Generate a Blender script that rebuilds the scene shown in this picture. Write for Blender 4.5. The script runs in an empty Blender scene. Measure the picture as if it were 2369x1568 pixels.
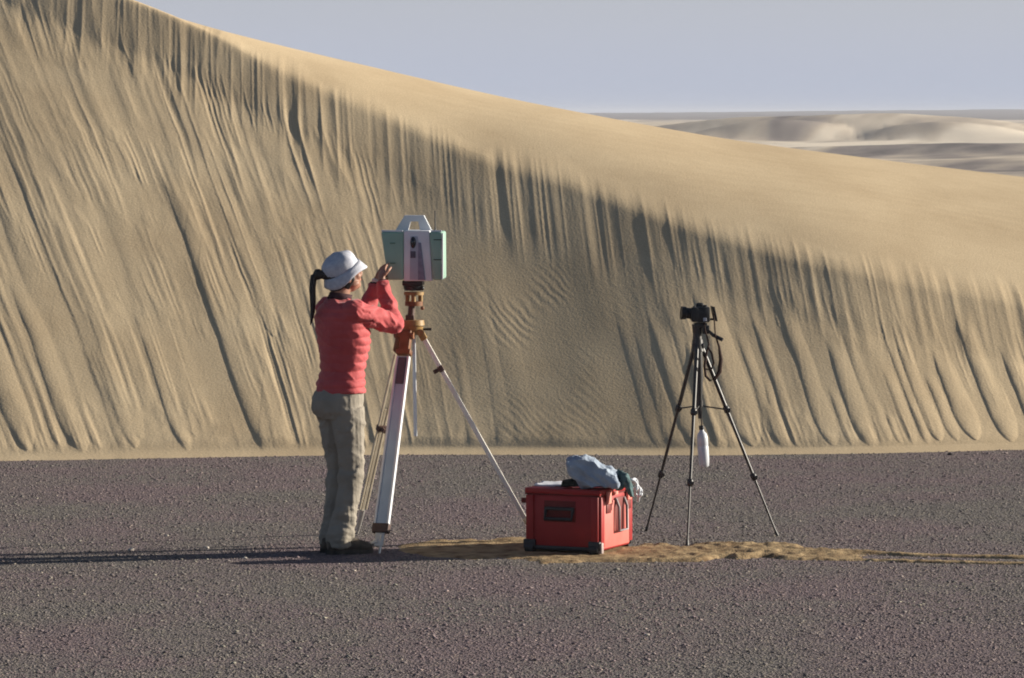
import bpy, bmesh, math, random
import numpy as np
from mathutils import Vector, Matrix

# ------------------------------------------------------------------ camera, sky, sun, exposure
scene = bpy.context.scene
C = scene.collection
R = math.radians
CAM_H = 2.42                    # camera height above the gravel
F = 9284.0                      # focal length in units of a 2368 wide picture
SUN_EL, SUN_AZ = R(15.8), R(13.5)    # elevation; azimuth behind the +X axis (towards +Y)

cd = bpy.data.cameras.new('camera'); cam = bpy.data.objects.new('camera', cd); C.objects.link(cam)
cam.location = (0, 0, CAM_H); cam.rotation_euler = (R(90), 0, 0)
cd.sensor_width = 36; cd.lens = F / 2368 * 36
cd.shift_y = -(784 - 262) / 2368
cd.clip_start = 0.1; cd.clip_end = 60000
scene.camera = cam

world = bpy.data.worlds.new('World'); scene.world = world; world.use_nodes = True
wn, wl = world.node_tree.nodes, world.node_tree.links
wn.clear()
wo = wn.new('ShaderNodeOutputWorld'); wb = wn.new('ShaderNodeBackground')
sky = wn.new('ShaderNodeTexSky'); sky.sky_type = 'NISHITA'; sky.sun_disc = False
sky.sun_elevation = SUN_EL
sky.sun_rotation = math.pi / 2 - SUN_AZ
sky.altitude = 400; sky.air_density = 0.7; sky.dust_density = 1.3; sky.ozone_density = 1.0
# a dusty lavender veil low over the horizon, as in the photographed sky
tc = wn.new('ShaderNodeTexCoord'); sp = wn.new('ShaderNodeSeparateXYZ')
wl.new(tc.outputs['Generated'], sp.inputs[0])
rp = wn.new('ShaderNodeValToRGB'); rp.color_ramp.interpolation = 'EASE'
e = rp.color_ramp.elements
e[0].position = 0.0; e[0].color = (0.95, 0.95, 0.95, 1)
e[1].position = 0.085; e[1].color = (0, 0, 0, 1)
wl.new(sp.outputs['Z'], rp.inputs[0])
rc = wn.new('ShaderNodeValToRGB'); e = rc.color_ramp.elements
e[0].position = 0.0; e[0].color = (5.3, 5.9, 7.4, 1)
e[1].position = 0.03; e[1].color = (6.8, 7.0, 8.15, 1)
wl.new(sp.outputs['Z'], rc.inputs[0])
mx = wn.new('ShaderNodeMix'); mx.data_type = 'RGBA'
wl.new(rp.outputs['Color'], mx.inputs['Factor'])
wl.new(sky.outputs[0], mx.inputs['A']); wl.new(rc.outputs['Color'], mx.inputs['B'])
wl.new(mx.outputs['Result'], wb.inputs['Color'])
wb.inputs['Strength'].default_value = 0.05
wl.new(wb.outputs[0], wo.inputs[0])

sd = bpy.data.lights.new('sun', 'SUN'); sun = bpy.data.objects.new('sun', sd); C.objects.link(sun)
sd.energy = 5.0; sd.angle = R(0.5); sd.color = (1.0, 0.92, 0.79)
sdir = Vector((math.cos(SUN_EL) * math.cos(SUN_AZ), math.cos(SUN_EL) * math.sin(SUN_AZ), math.sin(SUN_EL)))
sun.rotation_euler = sdir.to_track_quat('Z', 'Y').to_euler()
sun.location = (6, 22, 8)

scene.view_settings.view_transform = 'Standard'; scene.view_settings.look = 'None'
scene.view_settings.exposure = 0.76; scene.view_settings.gamma = 1.0
scene.cycles.filter_width = 1.9

# ------------------------------------------------------------------ helpers
rnd = random.Random(7)
rng = np.random.default_rng(11)

def P(px, py, Y):
    """real position at depth Y of a point measured in the photograph (2368 x 1568)"""
    return Vector(((px - 1184) / F * Y, Y, CAM_H + (262 - py) / F * Y))

def hash2(ix, iy, seed):
    n = (ix.astype(np.int64) * 374761393 + iy.astype(np.int64) * 668265263 + seed * 1442695041) & 0xffffffff
    n = ((n ^ (n >> 13)) * 1274126177) & 0xffffffff
    return ((n ^ (n >> 16)) & 0xffffff) / float(0xffffff)

def vn(x, y, seed=0):
    x, y = np.broadcast_arrays(np.asarray(x, float), np.asarray(y, float))
    ix, iy = np.floor(x), np.floor(y); fx, fy = x - ix, y - iy
    fx = fx * fx * fx * (fx * (fx * 6 - 15) + 10); fy = fy * fy * fy * (fy * (fy * 6 - 15) + 10)
    ix = ix.astype(np.int64); iy = iy.astype(np.int64)
    a = hash2(ix, iy, seed); b = hash2(ix + 1, iy, seed); c = hash2(ix, iy + 1, seed); d = hash2(ix + 1, iy + 1, seed)
    return (a + (b - a) * fx) * (1 - fy) + (c + (d - c) * fx) * fy

def fbm(x, y, seed=0, o=4):
    s = 0; a = 0.5; t = 0
    for k in range(o):
        s = s + a * vn(x * 2 ** k, y * 2 ** k, seed + 17 * k); t += a; a *= 0.5
    return s / t

def sstep(a, b, x):
    t = np.clip((x - a) / (b - a), 0, 1); return t * t * (3 - 2 * t)

def np_mesh(name, V, Q, smooth=True):
    me = bpy.data.meshes.new(name)
    V = np.asarray(V, np.float32).reshape(-1, 3); Q = np.asarray(Q, np.int32); k = Q.shape[1]
    me.vertices.add(len(V)); me.vertices.foreach_set('co', V.ravel())
    me.loops.add(Q.size); me.loops.foreach_set('vertex_index', Q.ravel())
    me.polygons.add(len(Q)); me.polygons.foreach_set('loop_start', np.arange(0, Q.size, k, dtype=np.int32))
    me.polygons.foreach_set('loop_total', np.full(len(Q), k, np.int32))
    me.update(calc_edges=True); me.validate()
    if smooth: me.polygons.foreach_set('use_smooth', np.ones(len(me.polygons), bool))
    return me

def grid_quads(nr, nc):
    i = np.arange(nr - 1)[:, None] * nc + np.arange(nc - 1)[None, :]
    return np.stack([i, i + 1, i + nc + 1, i + nc], -1).reshape(-1, 4)

def link(name, me, mat=None, parent=None, loc=None):
    o = bpy.data.objects.new(name, me); C.objects.link(o)
    if me is not None and mat is not None: me.materials.append(mat)
    if parent: o.parent = parent
    if loc is not None: o.location = loc
    return o

def tag(o, label=None, cat=None, group=None, kind=None):
    if label: o['label'] = label
    if cat: o['category'] = cat
    if group: o['group'] = group
    if kind: o['kind'] = kind
    return o

def thing(name, label, cat, loc, rotz=0, group=None):
    o = bpy.data.objects.new(name, None); C.objects.link(o); o.empty_display_size = 0.1
    o.location = loc; o.rotation_euler = (0, 0, rotz)
    return tag(o, label, cat, group)

def material(name, col, rough=0.7, col2=None, scale=40, bump=0.0, bscale=200, spec=0.3, metal=0.0, bdist=0.002, coord='Object', sheen=0):
    m = bpy.data.materials.new(name); m.use_nodes = True
    n, l = m.node_tree.nodes, m.node_tree.links; b = n['Principled BSDF']
    b.inputs['Roughness'].default_value = rough; b.inputs['Metallic'].default_value = metal
    b.inputs['Specular IOR Level'].default_value = spec
    if sheen: b.inputs['Sheen Weight'].default_value = sheen
    tc = n.new('ShaderNodeTexCoord')
    nz = n.new('ShaderNodeTexNoise'); nz.inputs['Scale'].default_value = scale; nz.inputs['Detail'].default_value = 5
    l.new(tc.outputs[coord], nz.inputs['Vector'])
    mx = n.new('ShaderNodeMix'); mx.data_type = 'RGBA'
    c2 = col2 or tuple(c * 0.75 for c in col)
    mx.inputs['A'].default_value = (*col, 1); mx.inputs['B'].default_value = (*c2, 1)
    r = n.new('ShaderNodeMapRange'); r.inputs['From Min'].default_value = 0.35; r.inputs['From Max'].default_value = 0.7
    l.new(nz.outputs['Fac'], r.inputs['Value']); l.new(r.outputs[0], mx.inputs['Factor'])
    l.new(mx.outputs['Result'], b.inputs['Base Color'])
    if bump:
        nb = n.new('ShaderNodeTexNoise'); nb.inputs['Scale'].default_value = bscale; nb.inputs['Detail'].default_value = 3
        l.new(tc.outputs[coord], nb.inputs['Vector'])
        bp = n.new('ShaderNodeBump'); bp.inputs['Strength'].default_value = bump; bp.inputs['Distance'].default_value = bdist
        l.new(nb.outputs['Fac'], bp.inputs['Height']); l.new(bp.outputs[0], b.inputs['Normal'])
    return m

def bm_box(bm, size, loc=(0, 0, 0), rot=None, bevel=0.0, taper=None):
    r = bmesh.ops.create_cube(bm, size=1)
    vs = r['verts']
    for v in vs:
        v.co = Vector((v.co.x * size[0], v.co.y * size[1], v.co.z * size[2]))
        if taper and v.co.z > 0: v.co.x *= taper[0]; v.co.y *= taper[1]
    if bevel:
        es = list({e for v in vs for e in v.link_edges})
        bv = bmesh.ops.bevel(bm, geom=es, offset=bevel, segments=2, affect='EDGES', profile=0.5)
        vs = list({v for f in bv['faces'] for v in f.verts} | {v for v in vs if v.is_valid})
    M = Matrix.Translation(Vector(loc)) @ (rot.to_4x4() if rot is not None else Matrix.Identity(4))
    for v in vs: v.co = M @ v.co
    return vs

def bm_tube(bm, pts, radii, seg=10, flat=None, caps=True, up=None):
    """tube through pts with radii (number or (a, b)); up fixes the section's first axis"""
    pts = [Vector(p) for p in pts]; rings = []
    n = len(pts)
    prev = None
    for i, p in enumerate(pts):
        t = (pts[min(i + 1, n - 1)] - pts[max(i - 1, 0)]).normalized()
        if up is not None: a = Vector(up)
        elif prev is not None: a = prev
        else: a = Vector((0, 0, 1)) if abs(t.z) < 0.9 else Vector((1, 0, 0))
        a = (a - t * a.dot(t)).normalized(); b = t.cross(a); prev = a
        r = radii[i] if isinstance(radii, (list, tuple)) else radii
        ra, rb = r if isinstance(r, (list, tuple)) else (r, r)
        rings.append([bm.verts.new(p + a * (ra * math.cos(2 * math.pi * k / seg)) + b * (rb * math.sin(2 * math.pi * k / seg))) for k in range(seg)])
    for i in range(n - 1):
        for k in range(seg):
            bm.faces.new((rings[i][k], rings[i][(k + 1) % seg], rings[i + 1][(k + 1) % seg], rings[i + 1][k]))
    if caps:
        bm.faces.new(rings[0][::-1]); bm.faces.new(rings[-1])
    return rings

def bm_ball(bm, c, r, rot=None, seg=20):
    q = bmesh.ops.create_uvsphere(bm, u_segments=seg, v_segments=seg // 2 + 2, radius=1)
    r = r if isinstance(r, (tuple, list)) else (r, r, r)
    M = rot.to_3x3() if rot is not None else Matrix.Identity(3)
    for v in q['verts']:
        v.co = Vector(c) + M @ Vector((v.co.x * r[0], v.co.y * r[1], v.co.z * r[2]))
    return q['verts']

def bm_bar(bm, a, b, w, d, side, bevel=0.0):
    """rectangular bar from a to b, w wide along side, d deep across it"""
    a, b = Vector(a), Vector(b); t = (b - a).normalized(); s = Vector(side); s = (s - t * s.dot(t)).normalized(); u = t.cross(s)
    rot = Matrix((s, u, t)).transposed()
    return bm_box(bm, (w, d, (b - a).length), (a + b) / 2, rot, bevel)

def obj(name, bm, mat, parent=None, smooth=False, loc=None):
    bmesh.ops.recalc_face_normals(bm, faces=bm.faces)
    me = bpy.data.meshes.new(name); bm.to_mesh(me); bm.free()
    if smooth is True:
        me.polygons.foreach_set('use_smooth', np.ones(len(me.polygons), bool))
    elif smooth:
        me.polygons.foreach_set('use_smooth', np.ones(len(me.polygons), bool)); me.set_sharp_from_angle(angle=R(smooth))
    return link(name, me, mat, parent, loc)

def remeshed(name, bm, mat, parent, voxel=0.006, smooth_it=3, disp=None):
    """all shapes in bm fused to one continuous skin"""
    bmesh.ops.recalc_face_normals(bm, faces=bm.faces)
    me = bpy.data.meshes.new(name + '_src'); bm.to_mesh(me); bm.free()
    o = bpy.data.objects.new(name + '_src', me); C.objects.link(o)
    m = o.modifiers.new('r', 'REMESH'); m.mode = 'VOXEL'; m.voxel_size = voxel
    s = o.modifiers.new('s', 'SMOOTH'); s.factor = 0.5; s.iterations = smooth_it
    dg = bpy.context.evaluated_depsgraph_get(); dg.update()
    out = bpy.data.meshes.new_from_object(o.evaluated_get(dg)); out.name = name
    bpy.data.objects.remove(o); bpy.data.meshes.remove(me)
    n = len(out.vertices)
    if disp is not None:
        co = np.empty(n * 3, np.float32); out.vertices.foreach_get('co', co); co = co.reshape(-1, 3)
        no = np.empty(n * 3, np.float32); out.vertex_normals.foreach_get('vector', no); no = no.reshape(-1, 3)
        co = co + no * disp(co, no)[:, None]
        out.vertices.foreach_set('co', co.astype(np.float32).ravel()); out.update()
    out.materials.clear()
    out.polygons.foreach_set('use_smooth', np.ones(len(out.polygons), bool))
    return link(name, out, mat, parent)

# ------------------------------------------------------------------ sand and gravel materials
def sand_material():
    m = bpy.data.materials.new('dune_sand'); m.use_nodes = True
    n, l = m.node_tree.nodes, m.node_tree.links; b = n['Principled BSDF']
    b.inputs['Roughness'].default_value = 0.95; b.inputs['Specular IOR Level'].default_value = 0.1
    tc = n.new('ShaderNodeTexCoord')
    a = n.new('ShaderNodeTexNoise'); a.inputs['Scale'].default_value = 1.1; a.inputs['Detail'].default_value = 6; a.inputs['Roughness'].default_value = 0.6
    l.new(tc.outputs['Object'], a.inputs['Vector'])
    r = n.new('ShaderNodeValToRGB'); e = r.color_ramp.elements
    e[0].position = 0.3; e[0].color = (0.51, 0.392, 0.248, 1); e[1].position = 0.72; e[1].color = (0.63, 0.50, 0.325, 1)
    l.new(a.outputs['Fac'], r.inputs[0])
    g = n.new('ShaderNodeTexNoise'); g.inputs['Scale'].default_value = 90; g.inputs['Detail'].default_value = 4
    l.new(tc.outputs['Object'], g.inputs['Vector'])
    mx = n.new('ShaderNodeMix'); mx.data_type = 'RGBA'; mx.blend_type = 'MULTIPLY'; mx.inputs['Factor'].default_value = 1
    gr = n.new('ShaderNodeMapRange'); gr.inputs['From Min'].default_value = 0.3; gr.inputs['From Max'].default_value = 0.7
    gr.inputs['To Min'].default_value = 0.86; gr.inputs['To Max'].default_value = 1.06
    l.new(g.outputs['Fac'], gr.inputs['Value'])
    l.new(r.outputs[0], mx.inputs['A']); l.new(gr.outputs[0], mx.inputs['B'])
    l.new(mx.outputs['Result'], b.inputs['Base Color'])
    bp = n.new('ShaderNodeBump'); bp.inputs['Strength'].default_value = 0.35; bp.inputs['Distance'].default_value = 0.006
    g2 = n.new('ShaderNodeTexNoise'); g2.inputs['Scale'].default_value = 55; g2.inputs['Detail'].default_value = 5
    l.new(tc.outputs['Object'], g2.inputs['Vector']); l.new(g2.outputs['Fac'], bp.inputs['Height'])
    l.new(bp.outputs[0], b.inputs['Normal'])
    return m
M_SAND = sand_material()

def ground_material():
    m = bpy.data.materials.new('gravel_plain'); m.use_nodes = True
    n, l = m.node_tree.nodes, m.node_tree.links; b = n['Principled BSDF']
    b.inputs['Roughness'].default_value = 0.9; b.inputs['Specular IOR Level'].default_value = 0.15
    tc = n.new('ShaderNodeTexCoord')
    v = n.new('ShaderNodeTexVoronoi'); v.inputs['Scale'].default_value = 70
    l.new(tc.outputs['Object'], v.inputs['Vector'])
    sc = n.new('ShaderNodeSeparateColor'); l.new(v.outputs['Color'], sc.inputs[0])
    r = n.new('ShaderNodeValToRGB'); e = r.color_ramp.elements
    e[0].position = 0.0; e[0].color = (0.13, 0.107, 0.11, 1); e[1].position = 1.0; e[1].color = (0.30, 0.25, 0.20, 1)
    x = e.new(0.75); x.color = (0.212, 0.176, 0.178, 1)
    l.new(sc.outputs[0], r.inputs[0])
    # broad drifts: purple grey against olive grey gravel
    nz = n.new('ShaderNodeTexNoise'); nz.inputs['Scale'].default_value = 0.8; nz.inputs['Detail'].default_value = 4
    l.new(tc.outputs['Object'], nz.inputs['Vector'])
    t = n.new('ShaderNodeValToRGB'); e = t.color_ramp.elements
    e[0].position = 0.4; e[0].color = (1.0, 0.94, 0.97, 1); e[1].position = 0.6; e[1].color = (0.93, 1.0, 0.93, 1)
    l.new(nz.outputs['Fac'], t.inputs[0])
    mx = n.new('ShaderNodeMix'); mx.data_type = 'RGBA'; mx.blend_type = 'MULTIPLY'; mx.inputs['Factor'].default_value = 1
    l.new(r.outputs[0], mx.inputs['A']); l.new(t.outputs[0], mx.inputs['B'])
    # far off the plain is sand drifts and darker gravel, with painted slip face shade: stored per vertex
    at = n.new('ShaderNodeAttribute'); at.attribute_name = 'tone'
    af = n.new('ShaderNodeAttribute'); af.attribute_name = 'far'
    m2 = n.new('ShaderNodeMix'); m2.data_type = 'RGBA'
    l.new(af.outputs['Fac'], m2.inputs['Factor']); l.new(mx.outputs['Result'], m2.inputs['A'])
    tr = n.new('ShaderNodeValToRGB'); e = tr.color_ramp.elements
    e[0].position = 0; e[0].color = (0.13, 0.12, 0.12, 1); e[1].position = 1; e[1].color = (0.82, 0.72, 0.58, 1)
    x = e.new(0.35); x.color = (0.33, 0.285, 0.255, 1); x = e.new(0.65); x.color = (0.56, 0.475, 0.375, 1)
    l.new(at.outputs['Fac'], tr.inputs[0]); l.new(tr.outputs[0], m2.inputs['B'])
    l.new(m2.outputs['Result'], b.inputs['Base Color'])
    bp = n.new('ShaderNodeBump'); bp.inputs['Strength'].default_value = 0.8; bp.inputs['Distance'].default_value = 0.008
    l.new(v.outputs['Distance'], bp.inputs['Height']); bp.invert = True
    l.new(bp.outputs[0], b.inputs['Normal'])
    return m

# ------------------------------------------------------------------ the gravel plain, one sheet to the horizon
def lens(px, py, cx, cy, hw, hh, tilt=0.0, soft=0.15):
    dy = (py - cy) - tilt * (px - cx)
    q = np.sqrt(((px - cx) / hw) ** 2 + (dy / hh) ** 2)
    return 1 - sstep(1 - soft, 1 + soft, q)

def far_height(x, y):
    """low far dunes (metres); zero near the camera"""
    z = np.zeros_like(x)
    def dome(cx, cy, rx, ry, h, rot=0.0, p=1.0):
        c, s = math.cos(rot), math.sin(rot)
        a = ((x - cx) * c + (y - cy) * s) / rx; b = (-(x - cx) * s + (y - cy) * c) / ry
        return h * np.clip(1 - a * a - b * b, 0, None) ** p
    # long whale-backed dune with two slip faces towards the camera
    z += dome(37, 420, 24, 55, 2.35, 0.0, 1.2)
    z += dome(14, 480, 26, 70, 1.2, 0.0, 1.2)
    z += dome(24, 385, 8.5, 16, 0.9, 0.1, 0.9)
    z += dome(41, 372, 9, 14, 1.0, -0.1, 0.9)
    z += dome(31, 255, 16, 22, 0.55, 0.0, 1.2)
    z += dome(24, 185, 9, 14, 0.3, 0.0, 1.2)
    # the plain climbs gently to a far plateau, a little higher to the right
    pxx = x / np.maximum(y, 1) * F + 1184
    z += sstep(1500, 3600, y) * (2.5 + 3.3 * sstep(1300, 2500, pxx) + 0.7 * fbm(x / 260, y / 900, 5))
    z += (fbm(x / 16, y / 34, 9) - 0.5) * 0.8 * sstep(110, 300, y)
    return z

def build_ground():
    ys = [-55, -30, -10, 0, 6, 12, 16, 20, 24, 28, 32, 40, 50, 60, 80, 100, 120]
    py = np.arange(440, 262.6, -0.8); far = list(CAM_H * F / (py - 262)); ys = ys + [v for v in far if v > 122] 
    ys = [y for y in ys if y <= 7800] + [7900]
    ys = np.array(sorted(ys))
    rt = np.concatenate([np.linspace(-0.95, 0.0, 40), np.linspace(0.004, 0.15, 520), np.linspace(0.17, 0.95, 30)])
    Y = ys[:, None] * np.ones_like(rt)[None]; X = (Y + 60) * rt[None] 
    X = np.where(Y > 130, np.maximum(Y, 1) * rt[None] + 60 * rt[None] * (1 - sstep(130, 400, Y)), X)
    Z = far_height(X, Y)
    me = np_mesh('ground', np.stack([X, Y, Z], -1), grid_quads(len(ys), len(rt)))
    px = X / np.maximum(Y, 1) * F + 1184; py = 262 + CAM_H * F / np.maximum(Y, 1)
    # patches of pale drift sand and dark gravel in bands, plus painted slip face shade
    t = 0.66 + 0.75 * (fbm(px / 90 + py / 9, py / 4.5, 21) - 0.5)
    t += 0.45 * (lens(px, py, 2200, 332, 460, 9, -0.01))
    t -= 0.30 * lens(px, py, 2200, 354, 330, 10, -0.01)
    t -= 0.28 * lens(px, py, 2360, 404, 260, 16, 0.03)
    t += 0.12 * lens(px, py, 2150, 374, 230, 8, 0.01)
    t -= 0.24 * lens(px, py, 1875, 314, 95, 9, -0.07)  # shade of the left slip face, painted into the tone
    t -= 0.28 * lens(px, py, 2200, 304, 110, 10, -0.05)  # shade of the right slip face, painted likewise
    t = np.where(Y > 1500, 0.12 + 0.18 * (fbm(px / 300, py / 1.5, 31)), t)
    for nm, a in (('tone', np.clip(t, 0, 1)), ('far', sstep(60, 110, Y))):
        at = me.attributes.new(nm, 'FLOAT', 'POINT'); at.data.foreach_set('value', a.astype(np.float32).ravel())
    tag(link('ground', me, ground_material()), kind='structure')
build_ground()

# ------------------------------------------------------------------ the big dune
def build_dune():
    # columns: fine where the photo looks, coarser outwards
    X = np.concatenate([np.linspace(-30, -5.2, 120), np.linspace(-5.19, 5.2, 1500), np.linspace(5.22, 26, 120)])
    base_px = 1184 + X * F / 28.4
    byk = np.interp(base_px, [-2500, -900, 0, 450, 900, 1250, 1600, 2000, 2368, 3200, 5000], [1085, 1078, 1068, 1059, 1052, 1052.5, 1054, 1050, 1041, 1020, 1015])
    Yb = CAM_H * F / (byk - 262)
    Yb = Yb + 0.03 * (fbm(X * 0.8, 0 * X, 3) - 0.5)
    bpx = 1184 + X * F / 32.0; cpx = 1184 + X * F / 34.0
    brk = np.interp(bpx, [-7000, -2500, -800, 0, 290, 395, 482, 540, 620, 760, 900, 1000, 1100, 1250, 1400, 1500, 1700, 1900, 2100, 2368, 3200, 4500, 8000],
                         [-900, -650, -340, -95, 4, 42, 84, 112, 158, 214, 270, 318, 362, 402, 452, 494, 562, 612, 655, 705, 790, 860, 900])
    skk = np.interp(cpx, [-7000, -2500, -800, 0, 290, 500, 750, 1000, 1200, 1450, 1700, 1900, 2368, 3200, 4500, 8000],
                         [-910, -665, -355, -125, 0, 63, 127, 188, 233, 281, 325, 352, 410, 500, 600, 700])
    sm = lambda a, k: np.convolve(np.pad(a, k, 'edge'), np.hanning(2 * k + 1) / np.hanning(2 * k + 1).sum(), 'valid')
    Yb = sm(Yb, 90); brk = sm(brk, 90); skk = sm(skk, 90)
    BAND, L0 = 0.46, 0.18
    S1 = np.interp(bpx, [-500, 400, 900, 1500, 1900, 2600], [0.66, 0.665, 0.675, 0.68, 0.725, 0.75])
    S2 = np.interp(bpx, [-500, 300, 700, 1050, 1550, 1850, 2600], [0.88, 0.88, 0.79, 0.69, 0.69, 0.84, 0.95])
    S1 = sm(S1, 150); S2 = sm(S2, 150)
    zb = np.full_like(X, 2.0)
    for _ in range(60):
        yb = Yb + L0 + np.maximum(zb - BAND - 0.03, 0) / S1 + BAND / S2
        zb = 0.5 * zb + 0.5 * np.maximum(CAM_H + (262 - brk) / F * yb, 0.5)
    yb = Yb + L0 + np.maximum(zb - BAND - 0.03, 0) / S1 + BAND / S2
    s0 = 0.44; k = (262 - skk) / F
    Lc = np.clip((CAM_H + k * yb - zb) / (0.5 * s0 - k), 0.35, 8)
    zc = np.where(Lc > 0.36, zb + 0.5 * s0 * Lc, np.maximum(CAM_H + k * (yb + Lc), zb + 0.005))
    s0 = 2 * (zc - zb) / Lc
    # rows: parameter q in metres along each column, piecewise
    nA, nF, nB, nS, nR = 16, 470, 150, 200, 50
    rowsY, rowsZ, hrel = [], [], []
    for i in range(nA):
        t = i / nA; rowsY.append(Yb - (0.03 + 0.10 * fbm(X * 2.6, 0 * X, 8)) * (1 - t) + L0 * t); rowsZ.append(-0.012 + 0.042 * t ** 1.5 + 0 * X)
    for i in range(nF):
        t = i / nF; z = 0.03 + (zb - BAND - 0.03) * t; rowsZ.append(z); rowsY.append(Yb + L0 + (z - 0.03) / S1)
    for i in range(nB):
        t = i / nB; z = zb - BAND + BAND * t; rowsZ.append(z); rowsY.append(yb - (zb - z) / S2)
    for i in range(nS):
        t = i / nS; rowsY.append(yb + Lc * t); rowsZ.append(zb + s0 * Lc * (t - t * t / 2))
    for i in range(nR + 1):
        t = (i / nR) ** 1.6; d = t * 14; rowsY.append(yb + Lc + d)
        z = zc - np.where(d < 1.5, 0.5 * 0.22 * d * d / 1.5, 0.22 * (d - 0.75)); rowsZ.append(np.maximum(z, -0.4))
    Yg = np.array(rowsY); Zg = np.array(rowsZ); Xg = np.ones_like(Yg) * X[None]
    # round the brink over
    kk = 32; win = np.hanning(2 * kk + 1); win /= win.sum(); ib = nA + nF + nB
    wgt = np.exp(-((np.arange(len(Yg)) - ib) / 60.0) ** 2)[:, None]
    for G in (Yg, Zg):
        Gs = np.apply_along_axis(lambda a: np.convolve(np.pad(a, kk, 'edge'), win, 'valid'), 0, G)
        G[:] = G * (1 - wgt) + Gs * wgt
    k2 = 30; win2 = np.hanning(2 * k2 + 1); win2 /= win2.sum()
    w2 = np.exp(-((np.arange(len(Yg)) - (nA + nF)) / 45.0) ** 2)[:, None]
    for G in (Yg, Zg):
        Gs = np.apply_along_axis(lambda a: np.convolve(np.pad(a, k2, 'edge'), win2, 'valid'), 0, G)
        G[:] = G * (1 - w2) + Gs * w2
    # soften the profile kinks
    for _ in range(14):
        Zg[1:-1] = 0.25 * Zg[:-2] + 0.5 * Zg[1:-1] + 0.25 * Zg[2:]
        Yg[1:-1] = 0.25 * Yg[:-2] + 0.5 * Yg[1:-1] + 0.25 * Yg[2:]
    pxg = 1184 + Xg * F / Yg
    ZB = Zg[nA + nF + nB][None]; dist_b = ZB - Zg                         # metres below the brink (negative above)
    above = np.arange(len(Yg))[:, None] >= (nA + nF + nB)
    ab = np.where(above, np.maximum(Yg - Yg[nA + nF + nB][None], 0), 0.0)               # metres behind the brink
    # downslope coordinate: lines of constant U run down to the right as in the photo
    kx = np.interp(pxg, [-500, 0, 600, 850, 1150, 1500, 1800, 2400], [0.88, 0.84, 0.70, 0.46, 0.26, 0.32, 0.34, 0.36])
    kb = 0.10
    dlow = np.clip(ZB - BAND * 0.6 - Zg, 0, None); dlow = dlow * dlow / (dlow + 0.30)
    U = Xg - (kb * np.clip(dist_b, -1, BAND) + kx * dlow)
    U = U + 0.05 * (fbm(Xg * 1.1, Zg * 1.6, 40) - 0.5) + 0.018 * (fbm(Xg * 5, Zg * 4, 41) - 0.5)
    H = np.zeros_like(U)
    region = lambda p: np.interp(p, [-900, 0, 500, 900, 1050, 1450, 1600, 2500], [0.8, 0.8, 1, 0.8, 0.15, 0.15, 0.8, 0.8])
    # avalanche tongues
    r_ = np.random.default_rng(5)
    u_lo, u_hi = -13.0, 8.0
    lobes = []
    kb_ = nA + 6
    for pr_, wd, pt in ((1640, 60, 720), (1700, 46, 800), (1781, 80, 640), (1830, 40, 900), (1866, 34, 700), (1901, 36, 930), (1954, 52, 690), (1990, 30, 880), (2046, 58, 760), (2076, 26, 900),
                        (2103, 28, 940), (2138, 34, 830), (2166, 26, 720), (2202, 40, 760), (2241, 34, 850), (2298, 56, 800), (2385, 60, 690), (2470, 60, 800), (2560, 70, 760), (2650, 50, 850),
                        (60, 130, 500), (250, 90, 620), (360, 70, 760), (470, 60, 690), (130, 90, 330)):
        xb = (pr_ - wd / 2 - 1184) / F * 28.7
        ub_ = float(np.interp(xb, X, U[kb_])); w_ = wd / 2 / F * 29.5
        lobes.append((ub_, w_, CAM_H + (262 - pt) / F * 29.5, 0.03 + 0.03 * r_.random(), w_ * (0.22 if pr_ > 1500 else 0.13)))
    for i in range(1150 + len(lobes)):
        u0 = r_.uniform(u_lo, u_hi) if i % 3 == 0 else r_.uniform(-6.2, 4.6)
        j = int(np.argmin(abs(X - (u0 + 0.5)))); zb_j = zb[j]
        pu = 1184 + (u0 + 0.6) * F / 30
        big = r_.random()
        if r_.random() < 0.25 and i < 1150: continue
        if pu < 450: w = r_.choice([0.045, 0.07, 0.11, 0.17]) * r_.uniform(0.8, 1.2)
        elif pu < 1000: w = r_.choice([0.03, 0.04, 0.055, 0.09]) * r_.uniform(0.8, 1.2)
        elif pu < 1500:
            if big < 0.6 and i < 1150: continue
            w = r_.uniform(0.04, 0.11)
        else: w = r_.choice([0.04, 0.055, 0.075, 0.1]) * r_.uniform(0.8, 1.2)
        ztop = max(0.3, zb_j - r_.uniform(0.2, 0.75) - (r_.uniform(0, zb_j * 0.6) if r_.random() < 0.35 else 0))
        length = r_.uniform(0.35, 1.3) * (1.7 if w > 0.08 else 1)
        zt = ztop - length
        if pu > 1500: zt = r_.uniform(-0.05, 0.12) if r_.random() < 0.75 else ztop - max(length, 0.7)
        if pu > 1500: zt = min(zt, ztop - 0.55)
        if pu < 450 and r_.random() < 0.45: zt = r_.uniform(-0.1, 0.2)
        amp = w * r_.uniform(0.08, 0.22) 
        if pu > 1550: amp *= 3.4
        if i >= 1150: u0, w, ztop, zt, amp = lobes[i - 1150]
        amp = min(amp, 0.034 if pu > 1600 else 0.026)
        c = (X > u0 - 0.5) & (X < u0 + 3.4)
        if not c.any(): continue
        c0, c1 = np.where(c)[0][[0, -1]]
        Us, Zs = U[:, c0:c1 + 1], Zg[:, c0:c1 + 1]
        dz = Zs - zt
        wl_ = w * (0.75 + 0.35 * np.clip(1 - dz / max(ztop - zt, 0.1), 0, 1))
        toe = np.clip(dz / (2.2 * w), 0, 1); wl_ = wl_ * np.sqrt(np.clip(1 - (1 - toe) ** 2, 0, 1)) + 1e-6
        q = (Us - u0) / wl_
        prof = np.clip(1 - q * q, 0, 1) ** 0.7 * (1 - 0.45 * q)
        fade = 1 - sstep(ztop - 0.35 * (ztop - zt), ztop, Zs)
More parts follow.
